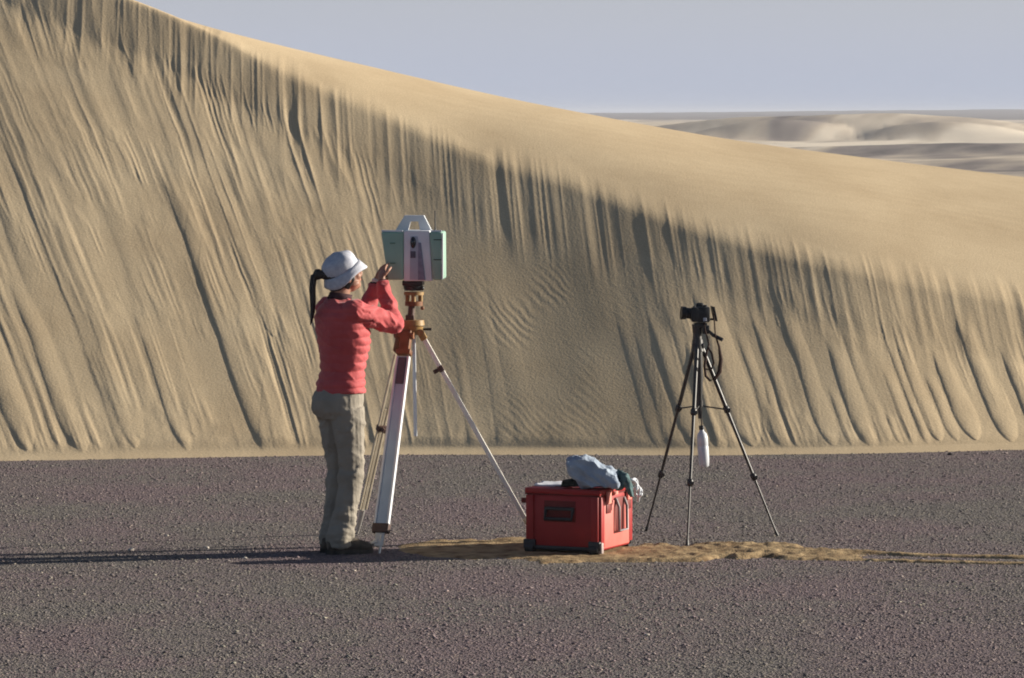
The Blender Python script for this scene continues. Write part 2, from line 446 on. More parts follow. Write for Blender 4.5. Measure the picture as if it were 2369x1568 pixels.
        h = amp * prof * fade * (dz > 0)
        H[:, c0:c1 + 1] = np.maximum(H[:, c0:c1 + 1] * 0.92, h) + 0.25 * np.minimum(H[:, c0:c1 + 1], h)
    mid = region(pxg)
    # finer rills between the tongues
    rill = 1 - abs(2 * vn(U * 9.5, Zg * 0.8, 60) - 1); rill2 = 1 - abs(2 * vn(U * 21, Zg * 1.6 + 3, 61) - 1)
    H += (np.interp(pxg, [0, 500, 900], [0.009, 0.013, 0.020]) * rill ** 1.5 * sstep(0.47, 0.70, fbm(U * 1.1, Zg * 0.9, 63)) + 0.008 * rill2 * sstep(0.35, 0.6, fbm(U * 2, Zg * 2, 64))) * mid
    H *= 0.48 * np.interp(pxg, [880, 1060, 1420, 1600], [1, 0.5, 0.45, 1]) * sstep(0.05, 0.42, dist_b) * (~above)
    # steep striated band under the brink; its grooves feather up into the smooth sand
    ub = Xg - kb * dist_b
    g1 = 1 - abs(2 * vn(ub * 9.5 + 0.25 * vn(ub * 2, Zg, 4), Zg * 0.5, 70) - 1); g2 = 1 - abs(2 * vn(ub * 23, Zg * 0.8, 71) - 1)
    band = sstep(-0.02, 0.10, dist_b) * (1 - sstep(BAND * 0.8, BAND * 1.7, dist_b))
    reach = 0.16 + 0.42 * vn(ub * 3.3, 0 * ub, 73)
    feather = np.where(above, np.clip(1 - ab / reach, 0, 1) ** 1.5, 1)
    H += (0.0085 * g1 + 0.003 * g2) * np.where(above, feather, 1 - sstep(BAND * 0.8, BAND * 1.7, dist_b)) * (0.35 + 0.6 * vn(Xg * 0.8, 0 * Xg, 75))
    # arcs of small ripples low in the middle of the face
    rm = np.exp(-((pxg - 1230) / 170) ** 2) * sstep(0.0, 0.25, Zg) * (1 - sstep(0.9, 1.5, Zg))
    wv = Xg * 0.85 + Zg * 0.9 + 0.28 * fbm(Xg * 1.7, Zg * 1.7, 80)
    H += 0.0008 * np.sin(wv * 2 * math.pi / 0.062) * rm * 0.8 * (0.05 + sstep(0.3, 0.8, vn(Xg * 3.5, Zg * 3.5, 81)))
    # soft hollows and swells over the whole face
    H += 0.025 * (fbm(U * 0.9, Zg * 0.5, 90, 3) - 0.5) * np.where(above, 0, 1) * sstep(0.0, 0.7, dist_b)
    # fresh fans spilling at the foot
    H += 0.02 * fbm(Xg * 3, Zg * 3, 92) * (1 - sstep(0.03, 0.3, Zg)) * (~above)
    H *= np.where(above & (ab > 0.6), 0, 1) * sstep(0.015, 0.10, Zg)
    # faint wind ripples on the smooth back
    on = np.where(above, sstep(0.3, 1.0, ab), 0)
    H += on * (0.0012 * np.sin((Yg + 0.25 * fbm(Xg * 0.7, Yg * 0.9, 95)) * 2 * math.pi / 0.16) * vn(Xg * 0.5, Yg * 1.5, 96)
               + 0.03 * (fbm(Xg * 0.35, Yg * 0.4, 97, 2) - 0.5))
    # displace along the face normal
    ny, nz = -0.5, 0.866
    f = np.where(above, np.clip(1 - ab / 1.0, 0, 1), 1)
    Yd = Yg + ny * f * H; Zd = Zg + (nz * f + (1 - f)) * H
    me = np_mesh('sand_dune', np.stack([Xg, Yd, Zd], -1), grid_quads(*Xg.shape))
    tag(link('sand_dune', me, M_SAND), kind='structure')
    return X, Yb
DX, DYB = build_dune()
#OBJECTS

# ------------------------------------------------------------------ loose gravel on the plain
def build_gravel():
    N = 400000
    y = 16.2 + (28.9 - 16.2) * rng.random(N) ** 1.05
    half = y * 0.1276 + 1.3
    x = (rng.random(N) * 2 - 1) * half
    edge = np.interp(x, DX, DYB)
    track = track_mask(x, y)
    keep = (y < edge + np.where(rng.random(N) < 0.15, 0.16 * rng.random(N), 0.03)) & (rng.random(N) > 0.62 * track)
    x, y = x[keep], y[keep]; n = len(x)
    s = 0.0034 * np.exp(0.5 * rng.standard_normal(n)); s = np.clip(s, 0.0022, 0.015)
    base = np.array([[1, 0, 0], [0, 1, 0], [-1, 0, 0], [0, -1, 0], [0, 0, 1], [0, 0, -0.4]], float)
    ang = rng.random(n) * 2 * math.pi; ca, sa = np.cos(ang), np.sin(ang)
    ax = 0.8 + 0.6 * rng.random(n); ay = 0.7 + 0.5 * rng.random(n); az = 0.22 + 0.3 * rng.random(n)
    jit = 1 + 0.35 * (rng.random((n, 6, 3)) - 0.5)
    V = base[None] * jit * np.stack([ax, ay, az], -1)[:, None] * s[:, None, None]
    V[:, 4, :2] += (rng.random((n, 2)) - 0.5) * s[:, None] * 0.9
    Xr = V[..., 0] * ca[:, None] - V[..., 1] * sa[:, None] + x[:, None]; Yr = V[..., 0] * sa[:, None] + V[..., 1] * ca[:, None] + y[:, None]
    Zr = V[..., 2] + 0.25 * s[:, None]
    tri = np.array([[0, 1, 4], [1, 2, 4], [2, 3, 4], [3, 0, 4], [1, 0, 5], [2, 1, 5], [3, 2, 5], [0, 3, 5]])
    T = (np.arange(n)[:, None, None] * 6 + tri[None]).reshape(-1, 3)
    me = bpy.data.meshes.new('gravel')
    co = np.stack([Xr, Yr, Zr], -1).astype(np.float32)
    me.vertices.add(n * 6); me.vertices.foreach_set('co', co.ravel())
    me.loops.add(T.size); me.loops.foreach_set('vertex_index', T.astype(np.int32).ravel())
    me.polygons.add(len(T)); me.polygons.foreach_set('loop_start', np.arange(0, T.size, 3, dtype=np.int32)); me.polygons.foreach_set('loop_total', np.full(len(T), 3, np.int32))
    me.update(calc_edges=True)
    v = rng.random(n); drift = fbm(x * 0.9, y * 0.45, 33)
    a = me.attributes.new('shade', 'FLOAT', 'POINT'); a.data.foreach_set('value', np.repeat(v, 6).astype(np.float32))
    a = me.attributes.new('drift', 'FLOAT', 'POINT'); a.data.foreach_set('value', np.repeat(drift, 6).astype(np.float32))
    m = bpy.data.materials.new('gravel_stone'); m.use_nodes = True
    nn, l = m.node_tree.nodes, m.node_tree.links; b = nn['Principled BSDF']
    b.inputs['Roughness'].default_value = 0.75; b.inputs['Specular IOR Level'].default_value = 0.25
    at = nn.new('ShaderNodeAttribute'); at.attribute_name = 'shade'
    r = nn.new('ShaderNodeValToRGB'); e = r.color_ramp.elements
    e[0].position = 0.0; e[0].color = (0.108, 0.088, 0.092, 1); e[1].position = 1.0; e[1].color = (0.55, 0.47, 0.40, 1)
    for p, c in ((0.35, (0.168, 0.138, 0.143)), (0.7, (0.222, 0.185, 0.188)), (0.93, (0.26, 0.225, 0.205)), (0.985, (0.38, 0.33, 0.28))):
        q = e.new(p); q.color = (*c, 1)
    l.new(at.outputs['Fac'], r.inputs[0])
    ad = nn.new('ShaderNodeAttribute'); ad.attribute_name = 'drift'
    t = nn.new('ShaderNodeValToRGB'); e = t.color_ramp.elements
    e[0].position = 0.42; e[0].color = (1.05, 0.95, 1.0, 1); e[1].position = 0.56; e[1].color = (0.93, 1.0, 0.92, 1)
    l.new(ad.outputs['Fac'], t.inputs[0])
    mx = nn.new('ShaderNodeMix'); mx.data_type = 'RGBA'; mx.blend_type = 'MULTIPLY'; mx.inputs['Factor'].default_value = 1
    l.new(r.outputs[0], mx.inputs['A']); l.new(t.outputs[0], mx.inputs['B']); l.new(mx.outputs['Result'], b.inputs['Base Color'])
    tag(link('gravel', me, m), 'purple grey gravel scattered over the whole plain in front of the dune', 'gravel', kind='stuff')

TU = [(885, 1262), (1000, 1252), (1200, 1246), (1480, 1254), (1600, 1253), (1800, 1254), (1900, 1270), (2100, 1281), (2368, 1288), (3000, 1300)]
TL = [(885, 1272), (1000, 1290), (1250, 1305), (1400, 1303), (1600, 1306), (1750, 1300), (2000, 1302), (2368, 1310), (3000, 1316)]
def py2y(py): return CAM_H * F / (np.asarray(py, float) - 262)
TX = (np.array([p[0] for p in TU]) - 1184) / F * 22.2
TYU = py2y([p[1] for p in TU]); TXL = (np.array([p[0] for p in TL]) - 1184) / F * 22.0; TYL = py2y([p[1] for p in TL])
def track_mask(x, y):
    hi = np.interp(x, TX, TYU) ; lo = np.interp(x, TXL, TYL)
    w = (hi - lo) / 2; c = (hi + lo) / 2
    q = np.abs(y - c) / np.maximum(w, 0.02) + 1.1 * (fbm(x * 3.2, y * 2.2, 50) - 0.5)
    m = (1 - sstep(0.62, 1.15, q))
    m = m * sstep(-0.78, -0.55, x + 0.0 * y)
    # past the box the sand thins out to two wheel lines
    thin = sstep(1.75, 2.25, x)
    rut = np.maximum(1 - sstep(0.2, 0.6, np.abs(y - lo - 0.1) / 0.14), 1 - sstep(0.2, 0.7, np.abs(y - hi + 0.08) / 0.14))
    return m * (1 - thin) + m * thin * rut
def build_track():
    xs = np.arange(-0.85, 4.2, 0.012); ys = np.arange(21.3, 23.15, 0.014)
    X, Y = np.meshgrid(xs, ys)
    m = track_mask(X, Y)
    clod = fbm(X * 18, Y * 9, 52, 3); lump = sstep(0.46, 0.66, clod)
    fur = sstep(0.45, 0.62, fbm(X * 2.2, Y * 7, 54, 3))
    tall = 0.35 + 0.6 * np.exp(-((X - 1.25) / 0.6) ** 2)
    Z = -0.03 + m * (0.037 + 0.007 * lump * tall + 0.009 * fur * tall + 0.004 * vn(X * 40, Y * 30, 55))
    me = np_mesh('sand_track', np.stack([X, Y, Z], -1), grid_quads(*X.shape))
    mt = material('scuffed_sand', (0.44, 0.32, 0.18), 0.95, (0.17, 0.11, 0.06), 11, 0.6, 90, 0.1, bdist=0.01)
    tag(link('sand_track', me, mt), kind='structure')
build_gravel(); build_track()

def stone(name, x, y, s, seed, mt, label):
    bm = bmesh.new(); bmesh.ops.create_icosphere(bm, subdivisions=2, radius=s)
    r = random.Random(seed)
    for v in bm.verts:
        n = v.co.normalized(); k = 1 + 0.35 * (float(vn(n.x * 1.7 + seed, n.y * 1.7 + n.z, seed)) - 0.5)
        v.co = Vector((n.x * s * 1.2, n.y * s * 0.95, n.z * s * 0.62)) * k
        v.co += Vector((r.uniform(-1, 1), r.uniform(-1, 1), r.uniform(-1, 1))) * s * 0.05
    o = obj(name, bm, mt, smooth=30, loc=(x, y, s * 0.3)); tag(o, label, 'stone', 'larger stones on the gravel'); return o
M_PALE = material('pale_stone', (0.62, 0.56, 0.48), 0.8, (0.42, 0.37, 0.32), 30, 0.5, 60)
M_DARKST = material('dark_stone', (0.07, 0.06, 0.06), 0.8, (0.045, 0.04, 0.04), 30, 0.5, 60)
for px, py, s, mt, lb in [
        (303, 1273, 0.016, M_PALE, 'small white stone just behind the long shadow at far left'),
        (478, 1268, 0.012, M_PALE, 'small pale stone behind the shadow between far left and the person'),
        (566, 1292, 0.011, M_PALE, 'small pale stone on the near side of the shadow left of the person'),
        (386, 1240, 0.010, M_PALE, 'tiny pale stone in open gravel well behind the shadow'),
        (2197, 1052, 0.016, M_DARKST, 'dark stone by the foot of the dune at far right'),
        (1497, 1470, 0.012, M_PALE, 'small pale stone in the near gravel in front of the red case')]:
    v = P(px, py, CAM_H * F / (py - 262)); stone('stone', v.x, v.y, s, int(px), mt, lb)

# ------------------------------------------------------------------ object materials
M_SKIN = material('skin', (0.36, 0.185, 0.125), 0.55, (0.30, 0.15, 0.10), 12, 0.15, 200, 0.4)
M_HAIR = material('hair', (0.018, 0.012, 0.010), 0.5, (0.030, 0.019, 0.015), 60, 0.6, 180, 0.4)
M_JACKET = material('coral_jacket', (0.52, 0.075, 0.078), 0.7, (0.42, 0.052, 0.056), 9, 0.25, 60, 0.3, bdist=0.004, sheen=0.2)
M_PANTS = material('grey_trousers', (0.32, 0.285, 0.235), 0.85, (0.25, 0.222, 0.18), 8, 0.3, 70, 0.15, bdist=0.004)
M_HAT = material('hat_cloth', (0.55, 0.56, 0.61), 0.85, (0.42, 0.43, 0.50), 45, 0.3, 120, 0.1, bdist=0.003)
M_BOOT = material('boot_leather', (0.05, 0.042, 0.035), 0.75, (0.12, 0.095, 0.07), 20, 0.3, 80)
M_SOLE = material('boot_sole', (0.03, 0.028, 0.026), 0.8, (0.09, 0.075, 0.06), 20)
M_COLLAR = material('dark_collar', (0.05, 0.02, 0.025), 0.85)
M_EYE = material('eye', (0.6, 0.58, 0.55), 0.3, (0.5, 0.48, 0.45), 10)
M_LIP = material('lips', (0.35, 0.12, 0.10), 0.5)
M_WHITE = material('white_plastic', (0.68, 0.71, 0.74), 0.45, (0.64, 0.64, 0.67), 10, 0.05, 200, 0.4)
M_GREEN = material('pale_green_plastic', (0.27, 0.43, 0.345), 0.5, (0.235, 0.375, 0.30), 8, 0.05, 200, 0.4)
M_BLACK = material('black_plastic', (0.018, 0.018, 0.020), 0.45, (0.03, 0.03, 0.032), 30, 0.1, 200, 0.4)
M_GLASS = material('dark_glass', (0.008, 0.009, 0.014), 0.12, (0.012, 0.013, 0.02), 5, spec=0.6)
M_GREYP = material('grey_panel', (0.40, 0.42, 0.48), 0.5, (0.35, 0.37, 0.43), 12)
M_YEL = material('yellow_paint', (0.38, 0.24, 0.09), 0.5, (0.22, 0.13, 0.05), 18, 0.1, 120)
M_ORANGE = material('orange_clamp', (0.25, 0.105, 0.045), 0.6, (0.13, 0.055, 0.025), 18, 0.1, 120)
M_CREAM = material('cream_wood', (0.66, 0.58, 0.44), 0.6, (0.56, 0.48, 0.35), 20, 0.15, 90)
M_LEGW = material('shaded_white_paint', (0.40, 0.50, 0.62), 0.5, (0.35, 0.44, 0.56), 10, 0.1, 120)  # white front leg with its bluish shade put into the colour
M_PALELEG = material('sunlit_leg_paint', (0.84, 0.80, 0.72), 0.5, (0.74, 0.70, 0.62), 20)  # right leg, lightened so the colour carries its sunlit edge
M_BROWN = material('dark_brown_fitting', (0.10, 0.06, 0.05), 0.6)
M_STEEL = material('steel', (0.60, 0.58, 0.55), 0.35, (0.5, 0.48, 0.45), 30, spec=0.5, metal=0.6)
M_RED = material('red_case_plastic', (0.34, 0.018, 0.018), 0.5, (0.28, 0.014, 0.014), 10, 0.15, 250, 0.35)  # deepened for the shaded front; the sunlit end has its own red
M_DKRED = material('deep_red', (0.16, 0.015, 0.012), 0.6)
M_PINK = material('pink_latch', (0.80, 0.30, 0.24), 0.5, (0.7, 0.22, 0.18), 20)  # latches pinker than the case red
M_GREYC = material('blue_grey_cloth', (0.36, 0.42, 0.50), 0.85, (0.26, 0.31, 0.39), 14, 0.4, 70, 0.15, bdist=0.006)
M_TEAL = material('teal_cloth', (0.035, 0.065, 0.07), 0.85, (0.16, 0.25, 0.26), 22, 0.4, 90, 0.15, bdist=0.006)
M_PAPER = material('white_sheet', (0.72, 0.74, 0.78), 0.7, (0.66, 0.68, 0.73), 10)
M_CAMB = material('camera_black', (0.012, 0.012, 0.013), 0.5, (0.02, 0.02, 0.022), 60, 0.2, 300, 0.4)
M_TRI = material('tripod_black', (0.022, 0.020, 0.020), 0.4, (0.035, 0.032, 0.03), 20, spec=0.5)
M_STRAP = material('strap_brown', (0.035, 0.016, 0.012), 0.8, (0.05, 0.025, 0.018), 40)
M_BOTTLE = material('bottle_plastic', (0.60, 0.62, 0.66), 0.3, (0.54, 0.56, 0.61), 8, spec=0.5)

# ------------------------------------------------------------------ the person
def build_person():
    root = thing('person', 'person in coral red jacket, grey trousers and pale hat, arms raised to the scanner', 'person', (-0.938, 22.1, 0))
    ph = R(28); Fd = Vector((math.cos(ph), math.sin(ph), 0)); Rt = Vector((math.sin(ph), -math.cos(ph), 0)); UP = Vector((0, 0, 1))
    def L(f, r, z, base=Vector((0, 0, 0))): return base + Fd * f + Rt * r + UP * z
    SR, ER, WR = Vector((0.072, -0.13, 1.335)), Vector((0.283, 0.045, 1.258)), Vector((0.212, 0.215, 1.492))
    SL, EL, WL = Vector((-0.085, 0.145, 1.335)), Vector((0.115, 0.33, 1.27)), Vector((0.175, 0.395, 1.475))
    def lathe(bm, rings, seg=28):
        """rings: (centre, half width across, half depth along facing)"""
        rs = []
        for c, a, b in rings:
            rs.append([bm.verts.new(c + Rt * (a * math.cos(2 * math.pi * k / seg)) + Fd * (b * math.sin(2 * math.pi * k / seg))) for k in range(seg)])
        for i in range(len(rs) - 1):
            for k in range(seg): bm.faces.new((rs[i][k], rs[i][(k + 1) % seg], rs[i + 1][(k + 1) % seg], rs[i + 1][k]))
        bm.faces.new(rs[0][::-1]); bm.faces.new(rs[-1])
    # head frame, tipped back a little to look up at the scanner
    hc = L(0.012, 0.0, 1.535); tilt = R(16)
    HU = (UP * math.cos(tilt) - Fd * math.sin(tilt)).normalized(); HF = (Fd * math.cos(tilt) + UP * math.sin(tilt)).normalized()
    HR = Rt.copy(); HM = Matrix((HR, HF, HU)).transposed()
    H = lambda r, f, u: hc + HR * r + HF * f + HU * u
    bm = bmesh.new()
    bm_ball(bm, H(0, -0.008, 0.018), (0.076, 0.094, 0.084), HM, 32)
    bm_ball(bm, H(0, 0.022, -0.035), (0.060, 0.066, 0.074), HM, 28)
    bm_ball(bm, H(0, 0.058, -0.080), (0.027, 0.026, 0.024), HM, 18)           # chin
    for s in (-1, 1):
        bm_ball(bm, H(s * 0.036, 0.056, -0.028), (0.024, 0.026, 0.024), HM, 16)  # cheeks
        bm_ball(bm, H(s * 0.050, 0.022, -0.064), (0.018, 0.035, 0.018), HM, 14)  # jaw
        bm_ball(bm, H(s * 0.028, 0.078, 0.017), (0.022, 0.010, 0.006), HM, 12)  # brow
        bm_ball(bm, H(s * 0.078, -0.010, -0.018), (0.009, 0.018, 0.030), HM, 14)  # ears
    bm_tube(bm, [H(0, 0.080, 0.010), H(0, 0.092, -0.014), H(0, 0.106, -0.032)], [0.008, 0.010, 0.012], 10)
    bm_ball(bm, H(0, 0.094, -0.036), (0.017, 0.012, 0.009), HM, 12)
    bm_ball(bm, H(0, 0.084, -0.058), (0.021, 0.010, 0.008), HM, 12)
    bm_tube(bm, [L(-0.02, 0, 1.33), L(-0.012, 0, 1.42), H(0, -0.016, -0.045)], [0.062, 0.052, 0.053], 20)
    lathe(bm, [(L(-0.02, 0, z), a, b) for z, a, b in ((0.86, 0.13, 0.10), (1.0, 0.115, 0.085), (1.2, 0.135, 0.095), (1.32, 0.14, 0.08), (1.37, 0.07, 0.06))])
    for S, E, W in ((SR, ER, WR), (SL, EL, WL)):
        bm_tube(bm, [S, S.lerp(E, 0.5), E], [0.042, 0.038, 0.034], 14); bm_ball(bm, E, 0.034)
        bm_tube(bm, [E, E.lerp(W, 0.35), W], [0.034, 0.034, 0.022], 14)
    for s in (-1, 1):
        bm_tube(bm, [L(-0.0, s * 0.075, 0.88), L(0.024, s * 0.082, 0.47), L(-0.028, s * 0.068, 0.09)], [0.070, 0.040, 0.030], 14)
    # hands: palm, four fingers of unequal length and a thumb, curled onto the scanner's corner
    def hand(W, d, nrm, s):
        d = d.normalized(); nrm = (nrm - d * nrm.dot(d)).normalized(); side = d.cross(nrm) * s
        bm_tube(bm, [W - d * 0.01, W + d * 0.035, W + d * 0.085], [(0.013, 0.022), (0.014, 0.038), (0.011, 0.037)], 12, up=nrm)
        for k, (o, ln, cl) in enumerate(((0.028, 0.068, 0.35), (0.0095, 0.078, 0.45), (-0.0095, 0.072, 0.6), (-0.027, 0.056, 0.75))):
            b0 = W + d * 0.075 + side * o; d1 = (d - nrm * cl * 0.6 + side * o * 2.0).normalized(); d2 = (d1 - nrm * cl * 1.2).normalized()
            m1 = b0 + d1 * ln * 0.5
            bm_tube(bm, [b0, m1, m1 + d2 * ln * 0.3, m1 + d2 * ln * 0.5], [0.0088, 0.0082, 0.0076, 0.0052], 8)
        t0 = W + d * 0.022 + side * 0.028; d1 = (d * 0.6 + side * 0.75 - nrm * 0.3).normalized()
        bm_tube(bm, [t0, t0 + d1 * 0.032, t0 + d1 * 0.045 + (d * 0.9 - nrm * 0.3) * 0.024], [0.0125, 0.0100, 0.0070], 8)
    hand(WR, Vector((0.02, 0.85, 0.62)), Vector((-0.75, -0.35, 0.4)), 1)
    hand(WL, Vector((0.42, 0.35, 0.72)), Vector((-0.6, 0.5, 0.4)), -1)
    body = remeshed('body', bm, M_SKIN, root, 0.0045, 3)
    # face details
    for s in (-1, 1):
        e = bmesh.new(); bm_ball(e, H(s * 0.031, 0.0775, -0.004), (0.013, 0.009, 0.008), HM, 14); eo = obj('eye', e, M_EYE, root, True)
        e = bmesh.new(); bm_ball(e, H(s * 0.031, 0.085, -0.004), (0.0055, 0.0035, 0.0055), HM, 12); obj('iris', e, M_HAIR, eo, True)
    e = bmesh.new(); bm_ball(e, H(0, 0.0925, -0.058), (0.019, 0.004, 0.0055), HM, 14); obj('mouth', e, M_LIP, root, True)
    # hair: close cap on the back of the head, knot, ponytail
    bm = bmesh.new()
    bm_ball(bm, H(0, -0.022, 0.004), (0.080, 0.088, 0.070), HM, 30)
    bm_ball(bm, H(0, -0.055, -0.045), (0.062, 0.050, 0.045), HM, 24)
    for s in (-1, 1): bm_tube(bm, [H(s * 0.070, 0.030, 0.02), H(s * 0.076, 0.012, -0.03), H(s * 0.062, -0.03, -0.075)], [0.012, 0.013, 0.012], 8)
    hair = remeshed('hair', bm, M_HAIR, root, 0.005, 2, lambda c, n: 0.002 * (vn(c[:, 0] * 160, c[:, 1] * 160 + c[:, 2] * 30, 5) - 0.5))
    knot = Vector((-0.128, -0.035, 1.535))
    bm = bmesh.new()
    bm_ball(bm, knot, (0.027, 0.028, 0.030)); bm_tube(bm, [H(0, -0.09, 0.02), knot], [0.028, 0.022], 12)
    pts = [knot, knot + Vector((-0.026, -0.004, -0.012)), knot + Vector((-0.030, -0.010, -0.07)), knot + Vector((-0.027, -0.014, -0.15)), knot + Vector((-0.027, -0.014, -0.215)), knot + Vector((-0.035, -0.014, -0.268))]
    bm_tube(bm, pts, [0.016, 0.017, 0.014, 0.012, 0.009, 0.004], 14)
    bm_tube(bm, [p + Vector((0.008, 0.008, 0)) for p in pts[:5]], [0.012, 0.012, 0.010, 0.008, 0.004], 10)
    bm_tube(bm, [p + Vector((-0.006, -0.008, -0.012)) for p in pts[1:]], [0.012, 0.014, 0.011, 0.008, 0.003], 10)
    remeshed('ponytail', bm, M_HAIR, root, 0.004, 2, lambda c, n: 0.003 * (vn(c[:, 0] * 200, c[:, 1] * 200 + c[:, 2] * 12, 6) - 0.5))
    # sun hat: soft dome crown, band and downturned brim, tipped back
    bm = bmesh.new(); ht = R(32)
    U = (UP * math.cos(ht) - Fd * math.sin(ht)).normalized(); G = (Fd * math.cos(ht) + UP * math.sin(ht)).normalized()
    hb = L(0.002, 0, 1.556)
    prof = [(0.0, 0.105), (0.026, 0.104), (0.054, 0.099), (0.076, 0.087), (0.089, 0.068), (0.096, 0.045), (0.098, 0.020), (0.0985, 0.0)]
    def ring(u, r, asym=1.0): return [hb + U * u + Rt * (r * 0.93 * math.cos(2 * math.pi * k / 40)) + G * (r * asym * math.sin(2 * math.pi * k / 40)) for k in range(40)]
    rows = [[bm.verts.new(p) for p in ring(u, r)] for u, r in prof[:-1]]
    for i in range(len(rows) - 1):
        for k in range(40): bm.faces.new((rows[i][k], rows[i][(k + 1) % 40], rows[i + 1][(k + 1) % 40], rows[i + 1][k]))
    bm.faces.new(rows[-1])
    for v in bm.verts:
        v.co += (v.co - hb).normalized() * 0.007 * (float(fbm(np.array([v.co.x * 22]), np.array([v.co.z * 22 + v.co.y * 9]), 8)[0]) - 0.5) * 4
    hat = obj('hat', bm, M_HAT, root, True)
    md = hat.modifiers.new('t', 'SOLIDIFY'); md.thickness = 0.004; md.offset = 0
    md = hat.modifiers.new('s', 'SUBSURF'); md.levels = 1; md.render_levels = 1
    bm = bmesh.new()
    pr = [(0.008, 0.108), (-0.010, 0.116), (-0.028, 0.124), (-0.044, 0.131)]
    rows = []
    for j, (u, r) in enumerate(pr):
        rows.append([bm.verts.new(p + U * (0.011 * j * math.sin(3 * 2 * math.pi * k / 40 + 1) / 3)) for k, p in enumerate(ring(u, r, 1.0))])
    for i in range(len(rows) - 1):
        for k in range(40): bm.faces.new((rows[i][k], rows[i][(k + 1) % 40], rows[i + 1][(k + 1) % 40], rows[i + 1][k]))
    brim = obj('brim', bm, M_HAT, hat, True); md = brim.modifiers.new('t', 'SOLIDIFY'); md.thickness = 0.004; md.offset = 0
    # jacket
    bm = bmesh.new()
    lathe(bm, [(L(f, 0, z), a, b) for z, f, a, b in (
        (0.885, -0.005, 0.168, 0.128), (0.93, -0.006, 0.166, 0.126), (1.00, 0.004, 0.142, 0.112), (1.08, 0.012, 0.152, 0.124), (1.16, 0.014, 0.168, 0.136),
        (1.24, 0.004, 0.180, 0.140), (1.30, -0.018, 0.180, 0.115), (1.345, -0.022, 0.160, 0.096), (1.378, -0.022, 0.108, 0.078), (1.400, -0.016, 0.070, 0.066))], 36)
    for S, E, W in ((SR, ER, WR), (SL, EL, WL)):
        wc = E.lerp(W, 0.93)
        bm_ball(bm, S, (0.066, 0.066, 0.062)); bm_tube(bm, [S, S.lerp(E, 0.5), E], [0.066, 0.058, 0.052], 18)
        bm_ball(bm, E, 0.054)
        bm_tube(bm, [E, E.lerp(W, 0.4), wc], [0.053, 0.047, 0.034], 18)
    def jd(c, n):
        f = (c @ np.array(Fd)); front = 1.0
        torso = (c[:, 2] < 1.36) & (np.hypot(c[:, 0], c[:, 1]) < 0.21)
        q = np.abs(np.sin((c[:, 2] + 0.012 * fbm(c[:, 0] * 12, c[:, 1] * 12, 3)) * math.pi / 0.046)) ** 0.5
        a = 0.0100 * (q - 0.6) * torso * (0.6 + 0.8 * sstep(-0.02, 0.08, f))
        # sleeve creases across the arm
        w = fbm(c[:, 0] * 26 + c[:, 2] * 8, c[:, 2] * 30 + c[:, 1] * 20, 12) - 0.5
        fold = fbm(c[:, 0] * 9, c[:, 2] * 13 + c[:, 1] * 6, 13) - 0.5
        cr = (1 - np.abs(2 * vn(c[:, 0] * 13 + c[:, 2] * 10, c[:, 2] * 17 - c[:, 1] * 9, 19) - 1)) ** 3
        return a + 0.010 * w * (~torso) + 0.008 * cr * (~torso) + 0.012 * fold + 0.004 * w * torso + 0.004 * cr * torso
    jk = remeshed('jacket', bm, M_JACKET, root, 0.0055, 4, jd)
    # bevelled cuffs, hem drop in front, collar
    bm = bmesh.new(); n_ = 28; c0 = L(-0.014, 0, 1.395)
    rr = []
    for z, a in ((0, 0.066), (0.018, 0.061), (0.034, 0.060)):
        rr.append([bm.verts.new(c0 + UP * (z + 0.010 * -math.sin(2 * math.pi * k / n_)) + Fd * 0.01 * z / 0.03 + Rt * a * math.cos(2 * math.pi * k / n_) + Fd * a * 1.05 * math.sin(2 * math.pi * k / n_)) for k in range(n_)])
    for i in range(2):
        for k in range(n_): bm.faces.new((rr[i][k], rr[i][(k + 1) % n_], rr[i + 1][(k + 1) % n_], rr[i + 1][k]))
    co = obj('collar', bm, M_COLLAR, jk, True); md = co.modifiers.new('t', 'SOLIDIFY'); md.thickness = 0.006
    for E, W in ((ER, WR), (EL, WL)):
        bm = bmesh.new(); t = (W - E).normalized(); bm_tube(bm, [E.lerp(W, 0.90), E.lerp(W, 0.955)], [0.034, 0.031], 18); obj('cuff', bm, M_COLLAR, jk, 40)
    bm = bmesh.new(); bm_tube(bm, [L(0.118, -0.03, 0.93), L(0.135, -0.03, 0.885), L(0.142, -0.035, 0.845)], [(0.014, 0.006), (0.012, 0.005), (0.007, 0.004)], 8)
    obj('drawcord', bm, M_COLLAR, jk, True)
    bm = bmesh.new(); W = EL.lerp(WL, 1.02); t = (WL - EL).normalized(); bm_tube(bm, [W - t * 0.007, W + t * 0.007], 0.0255, 16); bm_tube(bm, [W + Vector((-0.01, -0.024, 0)), W + Vector((-0.01, -0.031, 0))], 0.012, 14)
    obj('wristwatch', bm, M_STEEL, root, 40)
    # trousers
    bm = bmesh.new()
    lathe(bm, [(L(f, 0, z), a, b) for z, f, a, b in (
        (0.955, -0.004, 0.142, 0.105), (0.90, -0.010, 0.158, 0.120), (0.85, -0.024, 0.168, 0.136), (0.79, -0.026, 0.164, 0.132), (0.74, -0.014, 0.152, 0.108))], 32)
    ank = {1: L(-0.035, 0.060, 0.075), -1: L(-0.022, -0.060, 0.075)}
    for s in (-1, 1):
        hp = L(-0.010, s * 0.078, 0.80); kn = L(0.026, s * 0.082, 0.47); an = ank[s]
        p = [hp, hp.lerp(kn, 0.35), hp.lerp(kn, 0.75), kn, kn.lerp(an, 0.35), kn.lerp(an, 0.75), an, an - UP * 0.03 ]
        bm_tube(bm, p, [0.098, 0.090, 0.072, 0.065, 0.066, 0.068, 0.070, 0.072], 22)
